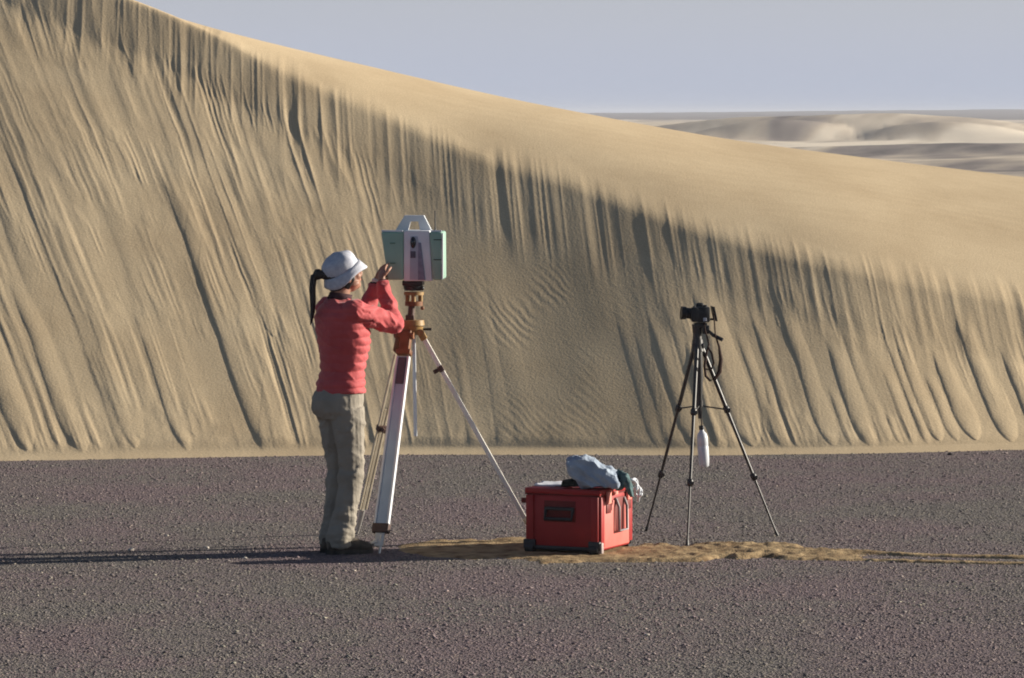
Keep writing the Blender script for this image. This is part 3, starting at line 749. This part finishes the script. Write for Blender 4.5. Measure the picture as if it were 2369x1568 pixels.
    def td(c, n):
        z = c[:, 2]
        low = 1 - sstep(0.10, 0.42, z); kn = np.exp(-((z - 0.5) / 0.12) ** 2); seat = np.exp(-((z - 0.72) / 0.07) ** 2)
        w = fbm(c[:, 0] * 11 + 3, z * 20 + c[:, 1] * 5, 15) - 0.5
        v = fbm(c[:, 0] * 24, z * 4 + c[:, 1] * 24, 16) - 0.5
        return w * (0.010 + 0.036 * low + 0.018 * kn + 0.014 * seat) + v * 0.014 + 0.006 * (1 - np.abs(2 * vn(c[:, 0] * 9 + z * 14, z * 16 - c[:, 0] * 12, 18) - 1)) ** 4 * (low + kn + seat)
    remeshed('trousers', bm, M_PANTS, root, 0.006, 4, td)
    # boots
    for s, yaw in ((1, -6), (-1, 4)):
        a = ank[s].copy(); d = Matrix.Rotation(R(yaw), 3, 'Z') @ Fd; sd_ = Vector((d.y, -d.x, 0))
        g = Vector((a.x, a.y, 0))
        bm = bmesh.new()
        bm_tube(bm, [g - d * 0.03 + UP * 0.125, g - d * 0.028 + UP * 0.05], [0.042, 0.046], 16)
        rings = [(-0.075, 0.024, 0.030, 0.055), (-0.055, 0.036, 0.045, 0.055), (0.0, 0.040, 0.052, 0.062), (0.06, 0.046, 0.042, 0.052), (0.11, 0.051, 0.033, 0.044), (0.15, 0.044, 0.027, 0.038), (0.178, 0.024, 0.018, 0.030)]
        pts = [g + d * f + UP * (z) for f, w, h, z in rings]
        bm_tube(bm, pts, [(w, h) for f, w, h, z in rings], 18, up=sd_)
        bt = remeshed('boot', bm, M_BOOT, root, 0.005, 3)
        bm = bmesh.new(); out = []
        for k in range(36):
            t = 2 * math.pi * k / 36; f = 0.052 + 0.137 * math.cos(t); w = (0.040 + 0.012 * math.cos(t)) * math.sin(t)
            out.append((f, w))
        lo = [bm.verts.new(g + d * f + sd_ * w + UP * 0.001) for f, w in out]; hi = [bm.verts.new(g + d * f + sd_ * w + UP * 0.026) for f, w in out]
        bm.faces.new(lo[::-1]); bm.faces.new(hi)
        for k in range(36): bm.faces.new((lo[k], lo[(k + 1) % 36], hi[(k + 1) % 36], hi[k]))
        obj('sole', bm, M_SOLE, bt)
build_person()

# ------------------------------------------------------------------ laser scanner on its survey tripod
SC = P(950, 262, 22.6); SX, SY = SC.x, 22.6
def build_scanner():
    z0 = P(0, 648, SY).z
    root = thing('laser_scanner', 'white and pale green boxy laser scanner with carry handle on top of the yellow-headed tripod', 'laser scanner', (P(957, 0, SY).x, SY, z0), R(-4))
    h = 0.282
    def slab(x0b, x1b, x0t, x1t, y0, y1, za, zb_, bev, mat, name, par):
        bm = bmesh.new(); v = [bm.verts.new(p) for p in ((x0b, y0, za), (x1b, y0, za), (x1b, y1, za), (x0b, y1, za), (x0t, y0, zb_), (x1t, y0, zb_), (x1t, y1, zb_), (x0t, y1, zb_))]
        for f in ((0, 1, 5, 4), (1, 2, 6, 5), (2, 3, 7, 6), (3, 0, 4, 7), (4, 5, 6, 7), (3, 2, 1, 0)): bm.faces.new([v[i] for i in f])
        if bev: bmesh.ops.bevel(bm, geom=list(bm.edges), offset=bev, segments=3, affect='EDGES', profile=0.5)
        return obj(name, bm, mat, par, 35)
    left = slab(-0.135, -0.047, -0.175, -0.047, -0.118, 0.118, 0.006, h - 0.006, 0.012, M_GREEN, 'side_housing', root)
    right = slab(0.115, 0.174, 0.098, 0.172, -0.118, 0.118, 0.006, h - 0.006, 0.012, M_GREEN, 'side_housing', root)
    body = slab(-0.0465, 0.1145, -0.0465, 0.0975, -0.112, 0.112, 0.0, h, 0.006, M_WHITE, 'core_housing', root)
    # pale rims along the outer edges and the tops of the green halves
    for nm, pts, par in (('edge_trim', [(0.172, -0.118, 0.012), (0.1725, -0.119, h - 0.012)], right), ('edge_trim', [(-0.172, -0.105, h - 0.002), (-0.052, -0.105, h - 0.002)], left), ('edge_trim', [(0.105, -0.105, h - 0.002), (0.166, -0.105, h - 0.002)], right)):
        bm = bmesh.new(); bm_bar(bm, pts[0], pts[1], 0.008, 0.010, (1, 0, 0.3) if pts[0][0] == 0.172 else (0, 1, 0), 0.002); obj(nm, bm, M_WHITE, par)
    # front face: grey channel, dark square, lens slot, side fillets
    slab(-0.012, 0.062, -0.008, 0.032, -0.117, -0.108, 0.006, 0.250, 0.002, M_GREYP, 'front_channel', root)
    bm = bmesh.new(); bm_box(bm, (0.030, 0.008, 0.038), (0.006, -0.117, 0.148), bevel=0.003); obj('sensor_window', bm, material('slate_panel', (0.10, 0.085, 0.12), 0.4), root)
    bm = bmesh.new(); bm_ball(bm, (0.007, -0.112, 0.216), (0.017, 0.020, 0.034), None, 22); obj('lens', bm, M_GLASS, root, True)
    slab(0.034, 0.076, 0.034, 0.050, -0.1185, -0.110, 0.006, 0.215, 0.002, material('violet_shade_panel', (0.22, 0.22, 0.29), 0.5), 'side_channel', root)
    for z in (0.232, 0.120):
        bm = bmesh.new(); bm_box(bm, (0.046, 0.006, 0.005), (0.145, -0.1195, z), bevel=0.001); obj('latch', bm, M_BLACK, right)
        bm = bmesh.new(); bm_box(bm, (0.030, 0.006, 0.006), (-0.108, -0.1195, z - 0.02), bevel=0.001); obj('latch', bm, material('dark_green', (0.10, 0.20, 0.15), 0.5), left)
    # carry handle: a hoop of flat bar with sloping ends
    bm = bmesh.new()
    hz = h + 0.083; y_ = 0.02
    loop = [(-0.105, h - 0.004), (-0.052, hz), (0.056, hz), (0.100, h - 0.004)]; inn = [(-0.034, h - 0.004), (-0.020, hz - 0.034), (0.026, hz - 0.034), (0.036, h - 0.004)]
    F_ = [bm.verts.new((x, y_ - 0.024, z)) for x, z in loop + inn[::-1]]; B_ = [bm.verts.new((x, y_ + 0.024, z)) for x, z in loop + inn[::-1]]
    q = [(0, 1, 6, 7), (1, 2, 5, 6), (2, 3, 4, 5)]
    for a in q: bm.faces.new([F_[i] for i in a]); bm.faces.new([B_[i] for i in a[::-1]])
    for i in range(8): j = (i + 1) % 8; bm.faces.new((F_[i], B_[i], B_[j], F_[j]))
    bmesh.ops.bevel(bm, geom=[e for e in bm.edges if e.calc_face_angle(0) > 0.5], offset=0.004, segments=2, affect='EDGES')
    obj('carry_handle', bm, M_WHITE, root, 35)
    bm = bmesh.new(); bm_tube(bm, [(0.118, 0.03, h - 0.01), (0.118, 0.03, h + 0.018), (0.117, 0.03, h + 0.108)], [0.008, 0.0045, 0.003], 10); obj('antenna', bm, M_BLACK, root, 40)
    bm = bmesh.new(); bm_box(bm, (0.115, 0.13, 0.030), (-0.003, 0, -0.0145), bevel=0.006); bm_tube(bm, [(-0.003, 0, -0.032), (-0.003, 0, -0.058)], [0.058, 0.050], 28); bm_ball(bm, (0.05, -0.03, -0.044), 0.012)
    obj('base', bm, M_BLACK, root, 40)
    bm = bmesh.new(); bm_box(bm, (0.024, 0.05, 0.040), (-0.152, -0.05, 0.036), bevel=0.004); obj('side_clip', bm, M_BLACK, root)
build_scanner()

def build_survey_tripod():
    z = lambda py: P(0, py, SY).z
    root = thing('survey_tripod', 'survey tripod with white and cream legs and yellow head carrying the scanner', 'tripod', (SX, SY, 0))
    x = lambda px: (px - 1184) / F * SY - SX
    # tribrach and column
    bm = bmesh.new(); bm_tube(bm, [(x(957), 0, z(675)), (x(957), 0, z(682))], 0.056, 24)
    for k in range(3):
        a = k * 2.094 + 0.5; bm_tube(bm, [(x(957) + 0.042 * math.cos(a), 0.042 * math.sin(a), z(681)), (x(957) + 0.042 * math.cos(a), 0.042 * math.sin(a), z(697))], 0.013, 12)
    tr = obj('tribrach', bm, M_YEL, root, 40)
    bm = bmesh.new(); bm_tube(bm, [(x(957), 0, z(697)), (x(957), 0, z(707))], 0.050, 24); bm_ball(bm, (x(977), -0.03, z(712)), 0.011, None, 12); obj('tribrach_base', bm, M_ORANGE, tr, 40)
    bm = bmesh.new(); bm_tube(bm, [(x(952), 0, z(707)), (x(950), 0, z(735)), (x(949), 0, z(760))], [0.018, 0.019, 0.028], 18)
    bm_box(bm, (0.050, 0.05, 0.035), (x(948), 0, z(735)), bevel=0.008); obj('column', bm, M_BROWN, root, 40)
    bm = bmesh.new(); bm_tube(bm, [(x(955), 0, z(740)), (x(955), 0, z(752))], [0.062, 0.066], 28)
    bm_tube(bm, [(x(955), 0, z(752)), (x(952), 0, z(772))], [0.060, 0.048], 24); obj('head_plate', bm, M_YEL, root, 40)
    feet = {'front': Vector((x(881), -0.53, 0)), 'right': Vector((0.72, 0.02, 0)), 'back': Vector((x(818) * 1.0, 0.52, 0))}
    top = {'front': Vector((x(940), -0.05, z(775))), 'right': Vector((x(972), 0.0, z(768))), 'back': Vector((x(930), 0.04, z(775)))}
    # hinges
    for k, m in (('front', M_ORANGE), ('right', M_YEL), ('back', M_ORANGE)):
        t, f = top[k], feet[k]; d = (f - t).normalized(); side = Vector((0, 0, 1)).cross(d).normalized()
        bm = bmesh.new()
        bm_bar(bm, t - d * 0.03, t + d * (0.11 if k != 'right' else 0.05), 0.062 if k != 'right' else 0.048, 0.040, side, 0.008)
        if k == 'front': bm_bar(bm, t + d * 0.085, t + d * 0.115, 0.085, 0.050, side, 0.006)
        bm_tube(bm, [t - side * 0.046, t + side * 0.046], 0.019, 14)
        obj('leg_hinge', bm, m, root, 40)
    for k in ('front', 'right', 'back'):
        t, f = top[k], feet[k]; d = (f - t).normalized(); side = Vector((0, 0, 1)).cross(d).normalized(); Ln = (f - t).length
        if side.y > 0 and k == 'right': pass
        bm = bmesh.new(); s0 = 0.125 if k != 'right' else 0.05
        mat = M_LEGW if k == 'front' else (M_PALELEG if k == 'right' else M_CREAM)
        w = 0.042 if k == 'front' else 0.034
        e0, e1 = t + d * s0, t + d * (Ln - 0.16)
        if k == 'front':
            # flat wide panel between two rails; it widens towards the foot
            bm_bar(bm, e0, e1, 0.056, 0.014, side, 0.002)
            lg = obj('leg', bm, mat, root)
            for sg in (-1, 1):
                bm = bmesh.new(); bm_bar(bm, e0 + side * sg * 0.032, e1 + side * sg * 0.037 + d * 0.02, 0.013, 0.030, side, 0.003); obj('rail', bm, M_WHITE, lg)
            bm = bmesh.new(); c = t + d * (s0 + 0.085) - side.cross(d) * 0; nrm = side.cross(d); nrm = nrm if nrm.y < 0 else -nrm
            bm_bar(bm, t + d * (s0 + 0.01) + nrm * 0.012, t + d * (s0 + 0.165) + nrm * 0.012, 0.044, 0.012, side, 0.002); obj('label_plate', bm, material('dark_plate', (0.11, 0.10, 0.12), 0.5), lg)
            bm = bmesh.new(); bm_bar(bm, e1 - d * 0.01, e1 + d * 0.042, 0.096, 0.040, side, 0.005); obj('clamp', bm, M_BROWN, lg)
            bm = bmesh.new(); bm_bar(bm, e1 + d * 0.042, e1 + d * 0.12, 0.055, 0.02, side, 0.003); bm_tube(bm, [e1 + d * 0.06 + side * 0.012, f + side * 0.008], [0.013, 0.007], 10)
            bm_bar(bm, f - d * 0.07 - side * 0.005, f - d * 0.055 - side * 0.045, 0.02, 0.03, d, 0.003); obj('foot', bm, M_STEEL, lg)
        else:
            ww = 1.0 if k == 'right' else 0.62
            for sg in (-1, 1): bm_bar(bm, e0 + side * sg * 0.028 * ww, e1 + side * sg * 0.034 * ww, 0.013, 0.026 if k == 'right' else 0.012, side, 0.003)
            bm_bar(bm, e0 + d * 0.35, e1 + d * 0.04, 0.030 * ww, 0.010, side, 0.002)
            lg = obj('leg', bm, mat, root)
            bm = bmesh.new(); q = t + d * (0.235 if k == 'right' else 0.6); bm_bar(bm, q - d * 0.018, q + d * 0.018, 0.088 * ww, 0.030, side, 0.004)
            bm_tube(bm, [q + side.cross(d) * 0.016, q + side.cross(d) * 0.046], 0.012, 10); obj('clamp', bm, M_BROWN, lg, 40)
            bm = bmesh.new(); bm_tube(bm, [e1, e1 + d * 0.1, f], [0.016, 0.012, 0.006], 10); obj('foot', bm, M_STEEL, lg, 40)
    # hanging white strap under the head
    bm = bmesh.new(); bm_tube(bm, [(x(957), -0.02, z(775)), (x(958), -0.02, z(820)), (x(961), -0.02, z(1008))], [(0.010, 0.004)] * 3, 8, up=(1, 0, 0)); obj('strap', bm, M_WHITE, root)
    bm = bmesh.new(); bm_tube(bm, [(x(968), 0, z(762)), (x(998), -0.01, z(761))], [0.005, 0.008], 8); obj('locking_screw', bm, M_BLACK, root, 40)
build_survey_tripod()

# ------------------------------------------------------------------ red case and what lies on it
BY = 21.93
BC = P(1388, 1283, BY)                      # nearest bottom corner
def build_case():
    a = R(-24)
    w, d, h = 0.455, 0.47, 0.325
    # local frame: x along the front face towards the near corner, y along the side face into depth
    cen = Vector((BC.x, BY, 0)); ex = Vector((math.cos(a), math.sin(a), 0)); ey = Vector((-math.sin(a), math.cos(a), 0))
    c = cen - ex * w / 2 + ey * d / 2
    root = thing('equipment_case', 'large red plastic equipment case with black corner wheels standing on the tan sand track', 'case', (c.x, c.y, 0), a)
    def bxo(name, size, loc, mat, bev=0.004, par=None):
        bm = bmesh.new(); bm_box(bm, size, loc, bevel=bev); return obj(name, bm, mat, par or root, 35)
    bm = bmesh.new(); bm_box(bm, (w - 0.012, d - 0.012, h - 0.022), (0, 0, 0.022 + (h - 0.022) / 2), bevel=0.014)
    for sx in (-1, 1):
        bm_box(bm, (0.045, 0.012, h - 0.05), (sx * (w / 2 - 0.034), -d / 2 + 0.003, 0.02 + h / 2), bevel=0.004)
        bm_box(bm, (0.012, 0.045, h - 0.05), (w / 2 - 0.003, sx * (d / 2 - 0.034), 0.02 + h / 2), bevel=0.004)
    shell = obj('shell', bm, M_RED, root, 35)
    bxo('sunlit_end', (0.008, d - 0.10, h - 0.07), (w / 2 - 0.0035, 0.0, 0.035 + (h - 0.07) / 2), material('sunlit_red', (0.60, 0.17, 0.14), 0.55, (0.54, 0.14, 0.115), 9), 0.003)['label'] = 'salmon end panel with the sunlight painted into its colour'  # lighter copy of the case red; sunlight on this end is in the colour
    bxo('shade_strip', (w - 0.06, 0.010, 0.022), (0, -d / 2 + 0.003, 0.034), M_BLACK, 0.003)  # black strip added where the bottom of the front lies in shade
    lid = bxo('lid', (w - 0.004, d - 0.004, 0.030), (0, 0, h + 0.018), M_RED, 0.006)
    bxo('seal', (w - 0.006, d - 0.006, 0.006), (0, 0, h + 0.0005), M_DKRED, 0, lid)
    for sx in (-1, 1):
        for sy in (-1, 1):
            bm = bmesh.new(); cx, cy = sx * (w / 2 - 0.034), sy * (d / 2 - 0.012)
            bm_tube(bm, [(cx - 0.024, cy, 0.033), (cx + 0.024, cy, 0.033)], 0.032, 20); bm_box(bm, (0.070, 0.044, 0.050), (cx, cy, 0.052), bevel=0.005)
            obj('wheel', bm, M_BLACK, root, 40)
    bxo('reinforcement', (0.030, 0.030, 0.060), (w / 2 - 0.004, -d / 2 + 0.012, 0.042), material('worn_grey', (0.42, 0.34, 0.32), 0.6), 0.005)
    # front: dark recess with a fold-down handle
    bxo('recess', (0.185, 0.006, 0.115), (-0.015, -d / 2 + 0.0045, 0.235), M_DKRED, 0.002)
    bm = bmesh.new(); bm_tube(bm, [(-0.095, -d / 2 - 0.002, 0.245), (-0.095, -d / 2 - 0.022, 0.195), (0.065, -d / 2 - 0.022, 0.195), (0.065, -d / 2 - 0.002, 0.245)], 0.010, 10)
    bm_box(bm, (0.175, 0.018, 0.018), (-0.015, -d / 2 - 0.004, 0.25), bevel=0.004); obj('front_handle', bm, M_BLACK, root, 40)
    # right side: two latches and a hanging grey handle
    xr = w / 2
    for yy in (-0.125, 0.165):
        l_ = bxo('latch', (0.014, 0.052, 0.070), (xr + 0.006, yy, h - 0.014), M_PINK, 0.004)
        bxo('latch_base', (0.010, 0.062, 0.050), (xr + 0.002, yy, h - 0.075), M_DKRED, 0.003, l_)
    bxo('hinge', (0.012, 0.050, 0.020), (xr + 0.007, -0.03, h + 0.004), M_PINK, 0.003)
    bxo('side_shadow', (0.006, 0.130, 0.185), (xr + 0.0005, 0.045, h - 0.115), M_DKRED, 0.002)  # flat dark red plate painting the shadow behind the side handle
    bm = bmesh.new(); g = [(xr + 0.004, -0.02, h - 0.03), (xr + 0.022, -0.02, h - 0.075), (xr + 0.024, -0.02, h - 0.205), (xr + 0.024, 0.095, h - 0.205), (xr + 0.022, 0.095, h - 0.075), (xr + 0.004, 0.095, h - 0.03)]
    bm_tube(bm, g, 0.0085, 10); obj('side_handle', bm, material('grey_handle', (0.26, 0.22, 0.23), 0.5), root, 40)
    bxo('latch', (0.040, 0.016, 0.028), (-w / 2 - 0.012, -d / 2 + 0.04, h - 0.04), M_DKRED, 0.003)
    # things on the lid
    zt = h + 0.0365
    M = Matrix.Translation((c.x, c.y, 0)) @ Matrix.Rotation(a, 4, 'Z')
    W = lambda x, y, z: M @ Vector((x, y, z))
    bm = bmesh.new()
    n = 14; g = [[bm.verts.new((-0.11 + 0.22 * i / n, -0.10 + 0.20 * j / n, 0.003 + 0.010 * float(fbm(np.array([i * 0.35]), np.array([j * 0.35]), 3)[0]))) for i in range(n + 1)] for j in range(n + 1)]
    for j in range(n):
        for i in range(n): bm.faces.new((g[j][i], g[j][i + 1], g[j + 1][i + 1], g[j + 1][i]))
    o = obj('sheet', bm, M_PAPER, None, True); o.matrix_world = M @ Matrix.Translation((-0.115, -0.02, zt)) @ Matrix.Rotation(R(8), 4, 'Z')
    md = o.modifiers.new('t', 'SOLIDIFY'); md.thickness = 0.010; md.offset = 1
    tag(o, 'white sheet lying flat on the left of the red case', 'sheet')
    bm = bmesh.new(); bm_tube(bm, [(-0.055, 0, 0.022), (0, 0.0, 0.026), (0.055, 0.005, 0.022)], [(0.018, 0.045), (0.025, 0.052), (0.018, 0.045)], 14, up=(0, 0, 1)); bm_box(bm, (0.11, 0.02, 0.012), (0.0, -0.045, 0.012), bevel=0.004)
    o = remeshed('pouch', bm, material('black_green_cloth', (0.018, 0.024, 0.016), 0.8), None, 0.004, 4, lambda c_, n_: 0.006 * (fbm(c_[:, 0] * 40, c_[:, 1] * 40 + c_[:, 2] * 20, 5) - 0.5))
    o.matrix_world = M @ Matrix.Translation((0.025, -0.13, zt)); tag(o, 'small black pouch between the white sheet and the grey cloth bundle', 'pouch')
    # grey cloth bundle: blue-grey bag slumped from high left to the right corner
    L_ = lambda px, py, Y: P(px, py, Y)
    y0 = 22.02
    bm = bmesh.new()
    out = [(1312, 1058), (1326, 1053), (1352, 1052), (1378, 1056), (1390, 1070), (1410, 1080), (1427, 1096), (1430, 1126), (1348, 1126), (1330, 1108), (1317, 1086)]
    fr = [bm.verts.new(L_(px_ - 2, py_ + (10 if py_ < 1090 else 2), y0 - 0.065)) for px_, py_ in out]; md_ = [bm.verts.new(L_(px_, py_, y0)) for px_, py_ in out]; bk = [bm.verts.new(L_(px_ + 2, py_ + (6 if py_ < 1090 else 0), y0 + 0.10)) for px_, py_ in out]
    for A_, B_ in ((fr, md_), (md_, bk)):
        for i in range(len(out)): j = (i + 1) % len(out); bm.faces.new((A_[i], A_[j], B_[j], B_[i]))
    bm.faces.new(fr[::-1]); bm.faces.new(bk)
    bm_ball(bm, L_(1366, 1060, y0 + 0.03), (0.035, 0.05, 0.016)); bm_ball(bm, L_(1406, 1088, y0 + 0.02), (0.034, 0.06, 0.030))
    def bd(c_, n_): 
        fl = 1 - np.abs(2 * vn(c_[:, 0] * 16 + c_[:, 2] * 20, c_[:, 1] * 6 + c_[:, 2] * 7 - c_[:, 0] * 5, 24) - 1)
        return 0.038 * (fbm(c_[:, 0] * 12 + c_[:, 2] * 9, c_[:, 1] * 8 - c_[:, 2] * 12, 22) - 0.5) + 0.013 * (fl ** 2 - 0.4) + 0.008 * (fbm(c_[:, 0] * 36, c_[:, 2] * 36 + c_[:, 1] * 20, 23) - 0.5)
    o = remeshed('cloth_bundle', bm, M_GREYC, None, 0.0045, 16, bd); tag(o, 'crumpled blue grey cloth bag heaped on top of the red case', 'bag')
    # teal scarf-like strap spilling over the near right corner
    bm = bmesh.new(); y1 = 22.05
    bm_tube(bm, [L_(1428, 1098, y1), L_(1445, 1104, y1 - 0.02), L_(1456, 1128, y1 - 0.03), L_(1462, 1150, y1 - 0.03)], [(0.02, 0.04), (0.028, 0.05), (0.022, 0.035), (0.012, 0.02)], 16, up=(1, 0, 0))
    bm_ball(bm, L_(1444, 1108, y1), (0.032, 0.05, 0.034)); bm_ball(bm, L_(1432, 1122, y1 - 0.02), (0.030, 0.04, 0.030))
    o = remeshed('scarf', bm, M_TEAL, None, 0.004, 3, lambda c_, n_: 0.016 * (fbm(c_[:, 0] * 30, c_[:, 2] * 34 + c_[:, 1] * 20, 33) - 0.5)); tag(o, 'dark teal scarf draped over the right edge of the red case', 'scarf')
    bm = bmesh.new(); loops = [(1466, 1118, 0.020), (1477, 1138, 0.018)]
    for px, py, r in loops:
        c0 = L_(px, py, y1 + 0.06); bm_tube(bm, [c0 + Vector((r * math.cos(t), 0.015 * math.sin(2 * t), r * 1.3 * math.sin(t))) for t in np.linspace(0, 6.0, 14)], 0.006, 8)
    bm_tube(bm, [L_(1455, 1108, y1 + 0.03), L_(1468, 1112, y1 + 0.05), L_(1480, 1130, y1 + 0.06), L_(1476, 1160, y1 + 0.06)], 0.007, 8)
    o = obj('rope', bm, M_PAPER, None, True); tag(o, 'white looped cord hanging at the far right edge of the red case', 'cord')
build_case()

# ------------------------------------------------------------------ camera tripod, camera, bottle
TY = 22.9
def build_photo_tripod():
    X0 = (1618 - 1184) / F * TY
    root = thing('camera_tripod', 'slim black three-legged camera tripod behind the red case', 'tripod', (X0, TY, 0))
    z = lambda py: P(0, py, TY).z
    x = lambda px: (px - 1184) / F * TY - X0
    bm = bmesh.new(); bm_tube(bm, [(x(1612), 0, z(768)), (x(1613), 0, z(790)), (x(1616), 0, z(870)), (x(1618), 0, z(940)), (x(1619), 0, z(968))], [0.024, 0.028, 0.025, 0.015, 0.010], 14)
    bm_tube(bm, [(x(1618), 0, z(925)), (x(1618), 0, z(940))], 0.020, 14); obj('centre_column', bm, M_TRI, root, 40)
    bm = bmesh.new(); bm_tube(bm, [(x(1613), 0, z(785)), (x(1613), 0, z(812))], [0.030, 0.038], 16); bm_box(bm, (0.07, 0.05, 0.035), (x(1614), 0, z(800)), bevel=0.008); obj('shoulder', bm, M_TRI, root, 40)
    top = Vector((x(1613), 0, z(800)))
    feet = [Vector((0.45, 0.10, 0)), Vector((-0.295, 0.34, 0)), Vector((-0.09, -0.42, 0))]
    for f in feet:
        d = f - top; n = d.normalized(); h = Vector((f.x, f.y, 0)).normalized(); t = top + h * 0.022
        A, B = t.lerp(f, 0.335), t.lerp(f, 0.69)
        bm = bmesh.new(); bm_tube(bm, [t, A], [0.0125, 0.0115], 10); bm_tube(bm, [A, B], [0.0095, 0.009], 10); bm_tube(bm, [B, f - n * 0.02], [0.0065, 0.006], 10)
        lg = obj('leg', bm, M_TRI, root, 40)
        for q in (A, B):
            bm = bmesh.new(); bm_tube(bm, [q - n * 0.022, q - n * 0.012, q + n * 0.012, q + n * 0.02], [0.014, 0.0185, 0.0185, 0.012], 12); bm_box(bm, (0.026, 0.018, 0.02), q + Vector((0.008, -0.008, 0)), bevel=0.003)
            obj('leg_lock', bm, M_TRI, lg, 40)
        bm = bmesh.new(); bm_tube(bm, [f - n * 0.03, Vector((f.x, f.y, 0.0))], [0.008, 0.011], 10); obj('rubber_foot', bm, M_BLACK, lg, 40)
        bm = bmesh.new(); bm_tube(bm, [A, Vector((x(1618), 0, z(938)))], 0.0042, 8); obj('brace', bm, M_TRI, root, 40)
    # pan head and handle
    bm = bmesh.new(); bm_tube(bm, [(x(1612), 0, z(770)), (x(1612), 0, z(750))], [0.026, 0.030], 16); bm_box(bm, (0.075, 0.06, 0.028), (x(1620), 0, z(752)), bevel=0.006); bm_box(bm, (0.04, 0.06, 0.05), (x(1632), 0, z(762)), bevel=0.006)
    hd = obj('pan_head', bm, M_TRI, root, 40)
    bm = bmesh.new(); bm_tube(bm, [(x(1636), -0.02, z(762)), (x(1648), -0.03, z(774)), (x(1670), -0.05, z(785))], [0.007, 0.011, 0.011], 10); obj('pan_handle', bm, M_BLACK, hd, 40)
    # camera
    cz = z(745)
    cm = thing('camera', 'black camera with a lens pointing left on top of the slim tripod', 'camera', (X0 + x(1620), TY, cz), R(8))
    bm = bmesh.new(); bm_box(bm, (0.080, 0.135, 0.088), (0.004, 0, 0.046), bevel=0.010)
    bm_box(bm, (0.055, 0.050, 0.030), (-0.004, 0.0, 0.096), bevel=0.010, taper=(0.7, 0.7)); bm_box(bm, (0.050, 0.035, 0.085), (-0.040, -0.052, 0.046), bevel=0.012); bm_tube(bm, [(-0.045, -0.048, 0.084), (-0.045, -0.048, 0.094)], 0.008, 12)
    bm_tube(bm, [(0.018, -0.045, 0.088), (0.018, -0.045, 0.1)], 0.014, 14)
    bd_ = obj('camera_body', bm, M_CAMB, cm, 40)
    bm = bmesh.new(); bm_tube(bm, [(-0.03, 0.006, 0.048), (-0.055, 0.006, 0.049), (-0.058, 0.006, 0.05), (-0.082, 0.006, 0.052), (-0.085, 0.006, 0.052), (-0.112, 0.006, 0.054)], [0.034, 0.034, 0.031, 0.031, 0.036, 0.038], 24); obj('lens', bm, M_CAMB, cm, 40)
    bm = bmesh.new(); bm_box(bm, (0.008, 0.105, 0.085), (0.078, 0.0, 0.048), Matrix.Rotation(R(-12), 3, 'Y'), 0.003); bm_box(bm, (0.03, 0.02, 0.012), (0.058, 0.0, 0.016), bevel=0.003); obj('flip_screen', bm, M_CAMB, cm, 40)
    bm = bmesh.new(); bm_box(bm, (0.020, 0.004, 0.020), (0.012, -0.0695, 0.018), bevel=0.002); obj('badge', bm, M_GREYP, cm)
    # neck strap hanging in a loop beside the column
    def wp(px, py, dy): return Vector(((px - 1184) / F * TY - cm.location.x, dy, z(py) - cz))
    bm = bmesh.new()
    pl = [wp(1646, 722, -0.05), wp(1649, 750, -0.055), wp(1650, 775, -0.06), wp(1659, 800, -0.06), wp(1663, 830, -0.06), wp(1660, 858, -0.06), wp(1650, 874, -0.06), wp(1638, 879, -0.06), wp(1628, 868, -0.05), wp(1626, 845, -0.045), wp(1630, 815, -0.05), wp(1636, 795, -0.05), wp(1628, 765, -0.045), wp(1622, 735, -0.062)]
    rd = [(0.004, 0.003), (0.004, 0.003), (0.004, 0.003), (0.007, 0.003), (0.012, 0.004), (0.014, 0.004), (0.010, 0.004), (0.008, 0.004), (0.008, 0.004), (0.008, 0.003), (0.007, 0.003), (0.006, 0.003), (0.004, 0.003), (0.004, 0.003)]
    bm_tube(bm, pl, rd, 10, up=(0.9, 0.1, 0.3)); 
    pl = [wp(1632, 800, -0.055), wp(1641, 815, -0.065), wp(1646, 838, -0.065), wp(1640, 856, -0.06), wp(1628, 852, -0.055)]
    bm_tube(bm, pl, [(0.006, 0.003)] * 5, 8, up=(0.9, 0.1, 0.3)); obj('neck_strap', bm, M_STRAP, cm, True)
    # water bottle hung from the column
    bx = X0 + x(1621); zt = z(968)
    tilt = R(4.0)
    bt = thing('water_bottle', 'pale plastic water bottle hanging under the slim tripod', 'bottle', (bx, TY, zt))
    bt.rotation_euler = (0, -tilt, 0)
    prof = [(-0.062, 0.012), (-0.072, 0.014), (-0.088, 0.027), (-0.110, 0.031), (-0.150, 0.0315), (-0.154, 0.0295), (-0.160, 0.0315), (-0.235, 0.031), (-0.245, 0.030), (-0.272, 0.027), (-0.278, 0.018)]
    bm = bmesh.new(); bm_tube(bm, [(0, 0, q[0]) for q in prof], [q[1] for q in prof], 24); obj('bottle_body', bm, M_BOTTLE, bt, 50)
    bm = bmesh.new(); bm_tube(bm, [(0, 0, -0.040), (0, 0, -0.063)], [0.015, 0.016], 18); obj('cap', bm, M_BLACK, bt, 40)
    bm = bmesh.new(); bm_tube(bm, [(0, 0, 0.002), (0.002, 0, -0.02), (0, 0, -0.042)], 0.003, 8); obj('cord', bm, M_BLACK, bt, 40)
build_photo_tripod()

# ------------------------------------------------------------------ the dusty air
def build_haze():
    bm = bmesh.new(); bm_box(bm, (19000, 8060, 11.5), (0, 3950, 3.6))
    m = bpy.data.materials.new('dusty_air'); m.use_nodes = True; n = m.node_tree.nodes; n.remove(n['Principled BSDF'])
    v = n.new('ShaderNodeVolumePrincipled'); v.inputs['Color'].default_value = (0.80, 0.84, 0.95, 1); v.inputs['Density'].default_value = 0.00022
    m.node_tree.links.new(v.outputs[0], n['Material Output'].inputs['Volume'])
    tag(obj('haze', bm, m), kind='stuff')
build_haze()
